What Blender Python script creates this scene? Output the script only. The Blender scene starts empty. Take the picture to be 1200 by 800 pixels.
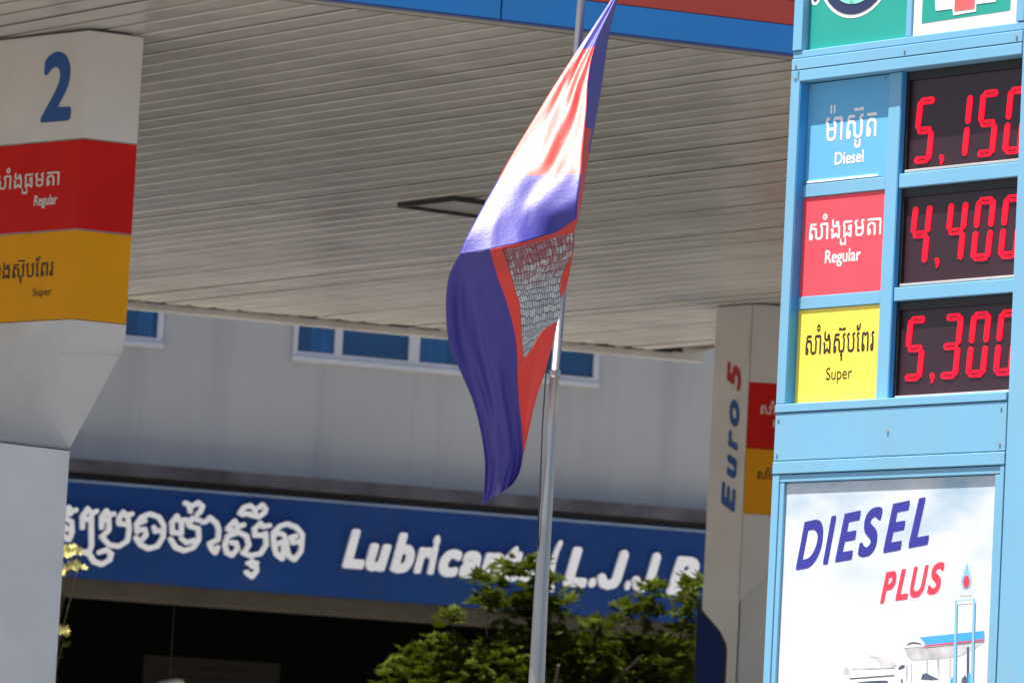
import bpy, math, random
from mathutils import Vector, Matrix
from mathutils.geometry import tessellate_polygon
random.seed(7)
sc = bpy.context.scene
COL = sc.collection
R = math.radians

# ------------------------------------------------------------------ camera
cam_d = bpy.data.cameras.new('camera')
cam = bpy.data.objects.new('camera', cam_d)
COL.objects.link(cam)
sc.camera = cam
cam_d.sensor_width = 36.0
cam_d.lens = 180.0
cam_d.clip_start = 0.5
cam_d.clip_end = 3000.0
TH = math.atan(667 / 6000)
PH = math.atan(0.0525)
fw = Vector((0, math.cos(TH), math.sin(TH)))
u0 = Vector((0, -math.sin(TH), math.cos(TH)))
rt = Vector((1, 0, 0)) * math.cos(PH) + u0 * math.sin(PH)
up = u0 * math.cos(PH) - Vector((1, 0, 0)) * math.sin(PH)
m = Matrix((rt, up, -fw)).transposed().to_4x4()
m.translation = Vector((0, 0, 1.6))
cam.matrix_world = m
cam_d.dof.use_dof = True
cam_d.dof.focus_distance = 20.8
cam_d.dof.aperture_fstop = 8.0

# ------------------------------------------------------------------ world, sun, exposure
SUN_EL = R(73.0)
sh = Vector((-0.96, -0.28, 0)).normalized()
sun_dir = sh * math.cos(SUN_EL) + Vector((0, 0, math.sin(SUN_EL)))
world = bpy.data.worlds.new('World')
sc.world = world
world.use_nodes = True
wn = world.node_tree
bg = wn.nodes['Background']
sky = wn.nodes.new('ShaderNodeTexSky')
sky.sky_type = 'NISHITA'
sky.sun_disc = False
sky.sun_elevation = SUN_EL
sky.sun_rotation = math.atan2(sh.x, sh.y)
sky.air_density = 1.0
sky.dust_density = 2.0
wn.links.new(sky.outputs[0], bg.inputs[0])
bg.inputs[1].default_value = 0.062
sun_l = bpy.data.lights.new('sun', 'SUN')
sun_l.energy = 5.0
sun_l.angle = R(0.5)
sun_l.color = (1.0, 0.95, 0.87)
sun = bpy.data.objects.new('sun', sun_l)
COL.objects.link(sun)
sun.rotation_euler = sun_dir.to_track_quat('Z', 'Y').to_euler()
sun.location = (0, 0, 60)
sc.view_settings.view_transform = 'Standard'
sc.view_settings.look = 'None'
sc.view_settings.exposure = 1.22
sc.view_settings.gamma = 1.0
sc.cycles.max_bounces = 8

# ------------------------------------------------------------------ materials
def srgb(r, g, b):
    return tuple(((v / 255) / 12.92 if v / 255 < 0.04045 else ((v / 255 + 0.055) / 1.055) ** 2.4) for v in (r, g, b))

def mat(name, col, rough=0.5, metal=0.0, var=0.12, scale=3.0, stretch=(1, 1, 1), bump=0.0, bscale=40.0,
        dirt=None, dirt_amt=0.0, dirt_scale=1.5, dirt_stretch=(1, 1, 1), spec=0.5, emit=None, estr=0.0,
        coat=0.0, sheen=0.0, trans=0.0, island=0.0, world=False):
    m = bpy.data.materials.new(name)
    m.use_nodes = True
    nt = m.node_tree
    N, L = nt.nodes, nt.links
    p = N['Principled BSDF']
    tc = N.new('ShaderNodeTexCoord')
    mp = N.new('ShaderNodeMapping')
    mp.inputs['Scale'].default_value = stretch
    geo = N.new('ShaderNodeNewGeometry')
    src = geo.outputs['Position'] if world else tc.outputs['Object']
    L.new(src, mp.inputs[0])
    nz = N.new('ShaderNodeTexNoise')
    nz.inputs['Scale'].default_value = scale
    nz.inputs['Detail'].default_value = 6
    L.new(mp.outputs[0], nz.inputs[0])
    mr = N.new('ShaderNodeMapRange')
    mr.inputs[1].default_value = 0.3
    mr.inputs[2].default_value = 0.7
    mr.inputs[3].default_value = 1 - var
    mr.inputs[4].default_value = 1 + var
    L.new(nz.outputs[0], mr.inputs[0])
    base = N.new('ShaderNodeMix')
    base.data_type = 'RGBA'
    base.blend_type = 'MULTIPLY'
    base.inputs[0].default_value = 1
    base.inputs[6].default_value = (*col, 1)
    L.new(mr.outputs[0], base.inputs[7])
    out = base.outputs[2]
    if dirt:
        mp2 = N.new('ShaderNodeMapping')
        mp2.inputs['Scale'].default_value = dirt_stretch
        L.new(src, mp2.inputs[0])
        n2 = N.new('ShaderNodeTexNoise')
        n2.inputs['Scale'].default_value = dirt_scale
        n2.inputs['Detail'].default_value = 8
        n2.inputs['Roughness'].default_value = 0.65
        L.new(mp2.outputs[0], n2.inputs[0])
        r2 = N.new('ShaderNodeMapRange')
        r2.inputs[1].default_value = 0.48
        r2.inputs[2].default_value = 0.72
        r2.inputs[3].default_value = 0
        r2.inputs[4].default_value = dirt_amt
        L.new(n2.outputs[0], r2.inputs[0])
        mx = N.new('ShaderNodeMix')
        mx.data_type = 'RGBA'
        L.new(r2.outputs[0], mx.inputs[0])
        L.new(out, mx.inputs[6])
        mx.inputs[7].default_value = (*dirt, 1)
        out = mx.outputs[2]
    if island:
        oi = N.new('ShaderNodeObjectInfo')
        r3 = N.new('ShaderNodeMapRange')
        r3.inputs[3].default_value = 1 - island
        r3.inputs[4].default_value = 1 + island
        L.new(oi.outputs['Random'], r3.inputs[0])
        m3 = N.new('ShaderNodeMix')
        m3.data_type = 'RGBA'
        m3.blend_type = 'MULTIPLY'
        m3.inputs[0].default_value = 1
        L.new(out, m3.inputs[6])
        L.new(r3.outputs[0], m3.inputs[7])
        out = m3.outputs[2]
    L.new(out, p.inputs['Base Color'])
    p.inputs['Roughness'].default_value = rough
    p.inputs['Metallic'].default_value = metal
    p.inputs['Specular IOR Level'].default_value = spec
    p.inputs['Coat Weight'].default_value = coat
    p.inputs['Sheen Weight'].default_value = sheen
    if emit:
        p.inputs['Emission Color'].default_value = (*emit, 1)
        p.inputs['Emission Strength'].default_value = estr
    if bump:
        nb = N.new('ShaderNodeTexNoise')
        nb.inputs['Scale'].default_value = bscale
        nb.inputs['Detail'].default_value = 5
        L.new(mp.outputs[0], nb.inputs[0])
        b = N.new('ShaderNodeBump')
        b.inputs['Strength'].default_value = bump
        b.inputs['Distance'].default_value = 0.01
        L.new(nb.outputs[0], b.inputs['Height'])
        L.new(b.outputs[0], p.inputs['Normal'])
    if trans:
        tr = N.new('ShaderNodeBsdfTranslucent')
        L.new(out, tr.inputs[0])
        ms = N.new('ShaderNodeMixShader')
        ms.inputs[0].default_value = trans
        o = N['Material Output']
        L.new(p.outputs[0], ms.inputs[1])
        L.new(tr.outputs[0], ms.inputs[2])
        L.new(ms.outputs[0], o.inputs[0])
    return m

GREY = (0.08, 0.075, 0.07)
M = {}
M['concrete'] = mat('concrete_ground', (0.15, 0.14, 0.125), 0.85, var=0.2, scale=0.6, bump=0.3, dirt=(0.16, 0.15, 0.14), dirt_amt=0.6, dirt_scale=0.25)
M['asphalt'] = mat('forecourt_dim_paving', (0.12, 0.115, 0.105), 0.85, var=0.2, scale=0.8, bump=0.3)
M['paleconcrete'] = mat('yard_bounce_concrete', (0.56, 0.52, 0.45), 0.8, var=0.12, scale=0.6, dirt=(0.3, 0.28, 0.25), dirt_amt=0.4, dirt_scale=0.4)
M['slat'] = mat('ceiling_painted_metal', (0.64, 0.62, 0.595), 0.20, world=True, var=0.08, scale=1.3, bump=0.8, bscale=3.0, dirt=(0.22, 0.2, 0.17), dirt_amt=0.35, dirt_scale=1.1, island=0.05)
M['joint'] = mat('ceiling_joint_shade_brown', (0.28, 0.235, 0.205), 0.4)  # brown paint stands in for the seam shadow between panels
M['deck'] = mat('ceiling_gap_dark', (0.10, 0.07, 0.055), 0.8)
M['fasciablue'] = mat('fascia_blue', (0.020, 0.25, 0.68), 0.35, var=0.05, dirt=srgb(60, 90, 130), dirt_amt=0.25)
M['fasciared'] = mat('fascia_red', srgb(200, 70, 55), 0.4, var=0.08, dirt=srgb(120, 70, 60), dirt_amt=0.4)
M['fasciashade'] = mat('fascia_shade_navy', srgb(28, 60, 140), 0.4)
M['trim'] = mat('aluminium_trim', (0.36, 0.34, 0.31), 0.4, metal=0.2, var=0.1)
M['darktrim'] = mat('dark_trim', (0.02, 0.02, 0.018), 0.6)
M['white'] = mat('pillar_white_panel', (0.66, 0.635, 0.615), 0.38, var=0.04, scale=2, dirt=(0.4, 0.36, 0.32), dirt_amt=0.25, dirt_scale=2.5)
M['cleanwhite'] = mat('clean_white_panel', (0.74, 0.74, 0.75), 0.38, var=0.04, scale=2, dirt=(0.5, 0.5, 0.52), dirt_amt=0.3, dirt_scale=2.5)
M['red'] = mat('pillar_red_panel', (0.60, 0.006, 0.004), 0.5, var=0.06, spec=0.2)
M['yellow'] = mat('pillar_yellow_panel', (0.78, 0.33, 0.001), 0.5, var=0.06, spec=0.2)
M['seam'] = mat('panel_seam_grey', (0.28, 0.28, 0.29), 0.5)
M['numblue'] = mat('print_blue', (0.005, 0.075, 0.29), 0.4)
M['printwhite'] = mat('print_white', (0.72, 0.68, 0.66), 0.45)
M['printdark'] = mat('print_dark_brown', (0.03, 0.012, 0.006), 0.5)
M['printred'] = mat('print_red', (0.42, 0.006, 0.02), 0.45)
M['ring'] = mat('faint_ring_print', (0.62, 0.595, 0.57), 0.5)
M['logogrey'] = mat('print_grey', (0.48, 0.46, 0.44), 0.5)
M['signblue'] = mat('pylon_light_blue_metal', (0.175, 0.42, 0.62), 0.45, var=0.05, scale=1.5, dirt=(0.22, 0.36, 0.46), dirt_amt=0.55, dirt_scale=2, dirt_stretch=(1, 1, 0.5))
M['signshade'] = mat('pylon_recess_shade_blue', (0.05, 0.30, 0.62), 0.45, var=0.06)  # darker copy of the pylon blue, recess shade put into the colour
M['signpanelblue'] = mat('diesel_panel_blue', (0.14, 0.43, 0.70), 0.5, var=0.03, spec=0.15)
M['signred'] = mat('regular_panel_red', (0.92, 0.085, 0.115), 0.5, var=0.04, spec=0.2)
M['signyellow'] = mat('super_panel_yellow', (0.92, 0.72, 0.09), 0.4, var=0.03)
M['signgreen'] = mat('cafe_panel_green', (0.022, 0.33, 0.27), 0.35, var=0.04)
M['paper'] = mat('panel_white', (0.85, 0.84, 0.82), 0.4, var=0.02)
M['emblemnavy'] = mat('emblem_navy', (0.025, 0.035, 0.10), 0.4)
M['emblemgreen'] = mat('emblem_pale_green', (0.22, 0.66, 0.5), 0.4, var=0.8, scale=26)
M['shoppink'] = mat('shop_panel_red', (0.86, 0.13, 0.13), 0.4)
M['screen'] = mat('display_smoked_acrylic', (0.034, 0.012, 0.019), 0.35, var=0.15, scale=3, spec=0.5)
M['screenshade'] = mat('display_frame_shade_black', (0.012, 0.010, 0.012), 0.5)
M['unlit'] = mat('display_unlit_segment', (0.05, 0.02, 0.026), 0.4)
M['led'] = mat('led_red', (0.15, 0.004, 0.008), 0.5, var=0, emit=(1.0, 0.007, 0.028), estr=0.8, spec=0.1)
M['lip'] = mat('display_aluminium_lip', (0.50, 0.48, 0.47), 0.35, metal=0.3)
M['posterblue'] = mat('poster_indigo', (0.035, 0.035, 0.30), 0.4)
M['posterred'] = mat('poster_red', (0.80, 0.045, 0.085), 0.4)
M['postercanopy'] = mat('poster_canopy_blue', (0.06, 0.36, 0.78), 0.4)
M['posterpale'] = mat('poster_pale_blue', (0.22, 0.52, 0.80), 0.4)
M['postergrey'] = mat('poster_grey', (0.50, 0.49, 0.51), 0.4, var=0.3, scale=16)
M['posterdark'] = mat('poster_dark', (0.07, 0.09, 0.14), 0.4, var=0.4, scale=20)
M['steel'] = mat('brushed_steel_pole', (0.42, 0.40, 0.40), 0.33, metal=0.85, var=0.12, scale=4, stretch=(3, 3, 0.4), dirt=(0.3, 0.29, 0.28), dirt_amt=0.4)
M['rope'] = mat('halyard_rope', (0.04, 0.03, 0.05), 0.9)
M['wall'] = None
M['ledge'] = mat('ledge_grimy_concrete', (0.070, 0.066, 0.082), 0.9, var=0.5, scale=2.2, stretch=(1, 1, 2), bump=0.4, dirt=(0.014, 0.012, 0.018), dirt_amt=0.8, dirt_scale=1.6, dirt_stretch=(1, 1, 0.3))
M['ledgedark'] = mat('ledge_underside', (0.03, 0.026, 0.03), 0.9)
M['board'] = mat('sign_board_blue', (0.005, 0.040, 0.17), 0.6, spec=0.2, var=0.12, scale=0.9, dirt=(0.03, 0.05, 0.12), dirt_amt=0.35, dirt_stretch=(1, 1, 0.3), dirt_scale=2)
M['boardedge'] = mat('sign_board_edge', (0.16, 0.22, 0.33), 0.35)
M['letter'] = mat('sign_letter_white', (0.93, 0.93, 0.94), 0.4, var=0.02)
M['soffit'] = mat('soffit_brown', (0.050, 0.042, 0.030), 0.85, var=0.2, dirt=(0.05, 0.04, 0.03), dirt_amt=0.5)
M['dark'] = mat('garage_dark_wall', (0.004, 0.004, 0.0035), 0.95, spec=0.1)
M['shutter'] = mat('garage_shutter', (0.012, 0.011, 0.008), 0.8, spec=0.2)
M['winframe'] = mat('window_frame_white', (0.48, 0.49, 0.53), 0.5, var=0.08)
M['curtain'] = mat('curtain_pale_blue', (0.80, 0.90, 0.95), 0.9, var=0.4, scale=7, stretch=(3, 3, 0.2))
M['roomblue'] = mat('room_blue_wall', (0.03, 0.20, 0.50), 0.8, var=0.6, scale=1.6)
M['leaf'] = mat('tree_leaf', (0.050, 0.066, 0.004), 0.7, spec=0.08, var=0.35, scale=2.2, trans=0.3, island=0.3)
M['bark'] = mat('tree_bark', (0.10, 0.075, 0.05), 0.9, var=0.3, bump=0.5)
M['petal'] = mat('yellow_blossom', (0.70, 0.64, 0.24), 0.9, spec=0.1, trans=0.25, island=0.2)
M['navyboard'] = mat('navy_side_board', (0.004, 0.022, 0.11), 0.5, var=0.1, spec=0.2)
M['flagblue'] = mat('flag_blue_satin', (0.048, 0.036, 0.34), 0.52, var=0.05, scale=5, bump=0.13, bscale=60, spec=0.9, trans=0.16)
M['flagred'] = mat('flag_red_satin', (0.80, 0.045, 0.035), 0.52, var=0.05, scale=5, bump=0.13, bscale=60, spec=0.9, trans=0.2)

def glass_mat():
    m = bpy.data.materials.new('window_glass'); m.use_nodes = True
    N, L = m.node_tree.nodes, m.node_tree.links
    N.remove(N['Principled BSDF'])
    t = N.new('ShaderNodeBsdfTransparent'); t.inputs[0].default_value = (0.5, 0.75, 0.95, 1)
    g = N.new('ShaderNodeBsdfGlossy'); g.inputs['Roughness'].default_value = 0.04
    f = N.new('ShaderNodeFresnel'); f.inputs[0].default_value = 1.45
    df = N.new('ShaderNodeBsdfDiffuse'); df.inputs[0].default_value = (0.02, 0.15, 0.40, 1)
    x0 = N.new('ShaderNodeMixShader'); x0.inputs[0].default_value = 0.30
    L.new(t.outputs[0], x0.inputs[1]); L.new(df.outputs[0], x0.inputs[2])
    x = N.new('ShaderNodeMixShader')
    L.new(f.outputs[0], x.inputs[0]); L.new(x0.outputs[0], x.inputs[1]); L.new(g.outputs[0], x.inputs[2])
    L.new(x.outputs[0], N['Material Output'].inputs[0])
    return m
M['glass'] = glass_mat()

def wall_mat():
    m = mat('rendered_wall_stained', (0.37, 0.37, 0.372), 0.9, var=0.05, scale=0.7, bump=0.15, bscale=14)
    N, L = m.node_tree.nodes, m.node_tree.links
    p = N['Principled BSDF']
    src = p.inputs['Base Color'].links[0].from_socket
    tc = N.new('ShaderNodeTexCoord')
    mp = N.new('ShaderNodeMapping'); mp.inputs['Scale'].default_value = (2.0, 2.0, 0.12)
    L.new(tc.outputs['Object'], mp.inputs[0])
    n = N.new('ShaderNodeTexNoise'); n.inputs['Scale'].default_value = 1.3; n.inputs['Detail'].default_value = 9; n.inputs['Roughness'].default_value = 0.6
    L.new(mp.outputs[0], n.inputs[0])
    r = N.new('ShaderNodeMapRange'); r.inputs[1].default_value = 0.50; r.inputs[2].default_value = 0.74; r.inputs[4].default_value = 0.42
    L.new(n.outputs[0], r.inputs[0])
    x = N.new('ShaderNodeMix'); x.data_type = 'RGBA'
    L.new(r.outputs[0], x.inputs[0]); L.new(src, x.inputs[6]); x.inputs[7].default_value = (0.19, 0.20, 0.235, 1)
    L.new(x.outputs[2], p.inputs['Base Color'])
    return m
M['wall'] = wall_mat()

def temple_mat():
    # printed temple: pale grey masonry courses with dark outlines
    m = bpy.data.materials.new('flag_temple_print'); m.use_nodes = True
    N, L = m.node_tree.nodes, m.node_tree.links
    p = N['Principled BSDF']; p.inputs['Roughness'].default_value = 0.5
    uv = N.new('ShaderNodeUVMap')
    nz = N.new('ShaderNodeTexNoise'); nz.inputs['Scale'].default_value = 9
    ad = N.new('ShaderNodeMix'); ad.data_type = 'RGBA'; ad.inputs[0].default_value = 0.07
    L.new(uv.outputs[0], nz.inputs[0]); L.new(uv.outputs[0], ad.inputs[6]); L.new(nz.outputs[1], ad.inputs[7])
    b = N.new('ShaderNodeTexBrick'); b.inputs['Scale'].default_value = 1.0
    b.inputs['Brick Width'].default_value = 0.16; b.inputs['Row Height'].default_value = 0.052
    b.inputs['Mortar Size'].default_value = 0.005; b.inputs['Mortar Smooth'].default_value = 0.3
    b.inputs['Color1'].default_value = (0.66, 0.70, 0.73, 1); b.inputs['Color2'].default_value = (0.42, 0.45, 0.50, 1)
    b.inputs['Mortar'].default_value = (0.15, 0.13, 0.16, 1)
    L.new(ad.outputs[2], b.inputs[0])
    # engaged columns: thin dark uprights, spreading like the towers
    wv = N.new('ShaderNodeTexWave'); wv.bands_direction = 'X'; wv.inputs['Scale'].default_value = 6.0; wv.inputs['Distortion'].default_value = 1.2; wv.inputs['Detail'].default_value = 1
    L.new(uv.outputs[0], wv.inputs[0])
    wr = N.new('ShaderNodeMapRange'); wr.inputs[1].default_value = 0.06; wr.inputs[2].default_value = 0.22; wr.inputs[3].default_value = 0.25
    L.new(wv.outputs[1], wr.inputs[0])
    wm = N.new('ShaderNodeMix'); wm.data_type = 'RGBA'; wm.blend_type = 'MULTIPLY'; wm.inputs[0].default_value = 1
    L.new(b.outputs[0], wm.inputs[6]); L.new(wr.outputs[0], wm.inputs[7])
    n2 = N.new('ShaderNodeTexNoise'); n2.inputs['Scale'].default_value = 14; n2.inputs['Detail'].default_value = 4
    L.new(uv.outputs[0], n2.inputs[0])
    sp = N.new('ShaderNodeSeparateXYZ'); L.new(uv.outputs[0], sp.inputs[0])
    # red print shows between the towers, towards the crease
    mm = N.new('ShaderNodeMath'); mm.operation = 'SUBTRACT'; mm.inputs[1].default_value = 0.15
    L.new(sp.outputs[1], mm.inputs[0])
    mu = N.new('ShaderNodeMath'); mu.operation = 'MULTIPLY'; L.new(mm.outputs[0], mu.inputs[0]); L.new(n2.outputs[0], mu.inputs[1])
    r = N.new('ShaderNodeMapRange'); r.inputs[1].default_value = 0.24; r.inputs[2].default_value = 0.40; r.inputs[4].default_value = 0.8
    L.new(mu.outputs[0], r.inputs[0])
    x = N.new('ShaderNodeMix'); x.data_type = 'RGBA'
    L.new(r.outputs[0], x.inputs[0]); L.new(wm.outputs[2], x.inputs[6]); x.inputs[7].default_value = (0.28, 0.03, 0.05, 1)
    L.new(x.outputs[2], p.inputs['Base Color'])
    return m
M['temple'] = temple_mat()

def poster_mat():
    m = bpy.data.materials.new('poster_cloudy_sky_print'); m.use_nodes = True
    N, L = m.node_tree.nodes, m.node_tree.links
    p = N['Principled BSDF']; p.inputs['Roughness'].default_value = 0.4
    tc = N.new('ShaderNodeTexCoord'); sp = N.new('ShaderNodeSeparateXYZ'); L.new(tc.outputs['Object'], sp.inputs[0])
    g = N.new('ShaderNodeMapRange'); g.inputs[1].default_value = 2.75; g.inputs[2].default_value = 3.40
    L.new(sp.outputs[2], g.inputs[0])
    mp = N.new('ShaderNodeMapping'); mp.inputs['Scale'].default_value = (1, 1, 2.2); L.new(tc.outputs['Object'], mp.inputs[0])
    n = N.new('ShaderNodeTexNoise'); n.inputs['Scale'].default_value = 2.4; n.inputs['Detail'].default_value = 5
    L.new(mp.outputs[0], n.inputs[0])
    k = N.new('ShaderNodeMath'); k.operation = 'MULTIPLY'; L.new(g.outputs[0], k.inputs[0])
    r = N.new('ShaderNodeMapRange'); r.inputs[1].default_value = 0.35; r.inputs[2].default_value = 0.65; L.new(n.outputs[0], r.inputs[0])
    L.new(r.outputs[0], k.inputs[1])
    x = N.new('ShaderNodeMix'); x.data_type = 'RGBA'; L.new(k.outputs[0], x.inputs[0])
    x.inputs[6].default_value = (0.72, 0.73, 0.75, 1); x.inputs[7].default_value = (0.24, 0.40, 0.55, 1)
    L.new(x.outputs[2], p.inputs['Base Color'])
    return m
M['poster'] = poster_mat()

# ------------------------------------------------------------------ helpers
def link(o, parent=None):
    COL.objects.link(o)
    if parent is not None:
        o.parent = parent
    return o

def thing(name, label, cat, loc=(0, 0, 0), rot=0.0, group=None):
    o = bpy.data.objects.new(name, None)
    link(o)
    o.location = loc
    o.rotation_euler = (0, 0, rot)
    o['label'] = label; o['category'] = cat
    if group: o['group'] = group
    return o

def structure(o):
    o['kind'] = 'structure'; return o

class MB:
    """collects shapes for ONE mesh object"""
    def __init__(s): s.v = []; s.f = []; s.mi = []
    def add(s, vs, fs, mi=0):
        o = len(s.v); s.v += [tuple(v) for v in vs]
        s.f += [tuple(i + o for i in f) for f in fs]; s.mi += [mi] * len(fs); return s
    def box(s, x0, x1, y0, y1, z0, z1, mi=0):
        vs = [(x0, y0, z0), (x1, y0, z0), (x1, y1, z0), (x0, y1, z0), (x0, y0, z1), (x1, y0, z1), (x1, y1, z1), (x0, y1, z1)]
        return s.add(vs, [(0, 3, 2, 1), (4, 5, 6, 7), (0, 1, 5, 4), (1, 2, 6, 5), (2, 3, 7, 6), (3, 0, 4, 7)], mi)
    def sheet(s, loops, d, th=0.0, T=None, mi=0):
        """closed outlines (with holes) in the local x-z plane at depth y=d, thickness th away from the viewer"""
        def area(P): return 0.5 * sum(P[i][0] * P[(i + 1) % len(P)][1] - P[(i + 1) % len(P)][0] * P[i][1] for i in range(len(P)))
        def inside(p, P):
            c = False
            for i in range(len(P)):
                (x0, y0), (x1, y1) = P[i], P[i - 1]
                if (y0 > p[1]) != (y1 > p[1]) and p[0] < (x1 - x0) * (p[1] - y0) / (y1 - y0) + x0: c = not c
            return c
        L = [list(P) for P in loops]
        lvl = [sum(inside(P[0], Q) for Q in L if Q is not P) for P in L]
        for i, P in enumerate(L):
            if lvl[i] % 2: continue
            hs = [L[j] for j in range(len(L)) if lvl[j] == lvl[i] + 1 and inside(L[j][0], P)]
            polys = [P] + hs
            flat = [q for po in polys for q in po]
            tri = tessellate_polygon([[Vector((q[0], q[1], 0)) for q in po] for po in polys])
            pts = [(T(q) if T else (q[0], q[1])) for q in flat]
            vs = [(q[0], d, q[1]) for q in pts]
            fs = []
            for a, b, c in tri:
                if a == b or b == c or a == c: continue
                pa, pb, pc = pts[a], pts[b], pts[c]
                ar = (pb[0] - pa[0]) * (pc[1] - pa[1]) - (pc[0] - pa[0]) * (pb[1] - pa[1])
                fs.append((a, b, c) if ar > 0 else (a, c, b))
            n = len(vs)
            if th:
                vs += [(q[0], d + th, q[1]) for q in pts]
                k = 0
                for po in polys:
                    for j in range(len(po)):
                        a, b = k + j, k + (j + 1) % len(po)
                        fs.append((a, b, b + n, a + n))
                    k += len(po)
            s.add(vs, fs, mi)
        return s
    def tube(s, pts, rad, seg=10, mi=0, caps=True):
        pts = [Vector(p) for p in pts]; n = len(pts)
        rad = rad if isinstance(rad, (list, tuple)) else [rad] * n
        vs = []; fs = []
        for i, p in enumerate(pts):
            t = (pts[min(i + 1, n - 1)] - pts[max(i - 1, 0)]).normalized()
            a = t.cross(Vector((0.31, 0.9, 0.1))).normalized(); b = t.cross(a)
            for j in range(seg):
                an = 2 * math.pi * j / seg
                vs.append(p + (a * math.cos(an) + b * math.sin(an)) * rad[i])
        for i in range(n - 1):
            for j in range(seg):
                fs.append((i * seg + j, i * seg + (j + 1) % seg, (i + 1) * seg + (j + 1) % seg, (i + 1) * seg + j))
        if caps:
            fs.append(tuple(range(seg))); fs.append(tuple((n - 1) * seg + j for j in range(seg))[::-1])
        return s.add(vs, fs, mi)
    def mesh(s, name, mats):
        me = bpy.data.meshes.new(name)
        me.from_pydata(s.v, [], s.f)
        for m in (mats if isinstance(mats, (list, tuple)) else [mats]): me.materials.append(m)
        me.polygons.foreach_set('material_index', s.mi)
        me.update(); return me
    def build(s, name, mats, parent=None, smooth=False, bevel=0.0):
        me = s.mesh(name, mats)
        if smooth: me.polygons.foreach_set('use_smooth', [True] * len(me.polygons))
        o = bpy.data.objects.new(name, me)
        link(o, parent)
        if bevel:
            b = o.modifiers.new('bevel', 'BEVEL'); b.width = bevel; b.segments = 2; b.limit_method = 'ANGLE'
        return o

def bx(name, m, parent, x0, x1, y0, y1, z0, z1, bevel=0.0):
    return MB().box(x0, x1, y0, y1, z0, z1).build(name, m, parent, bevel=bevel)

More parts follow.
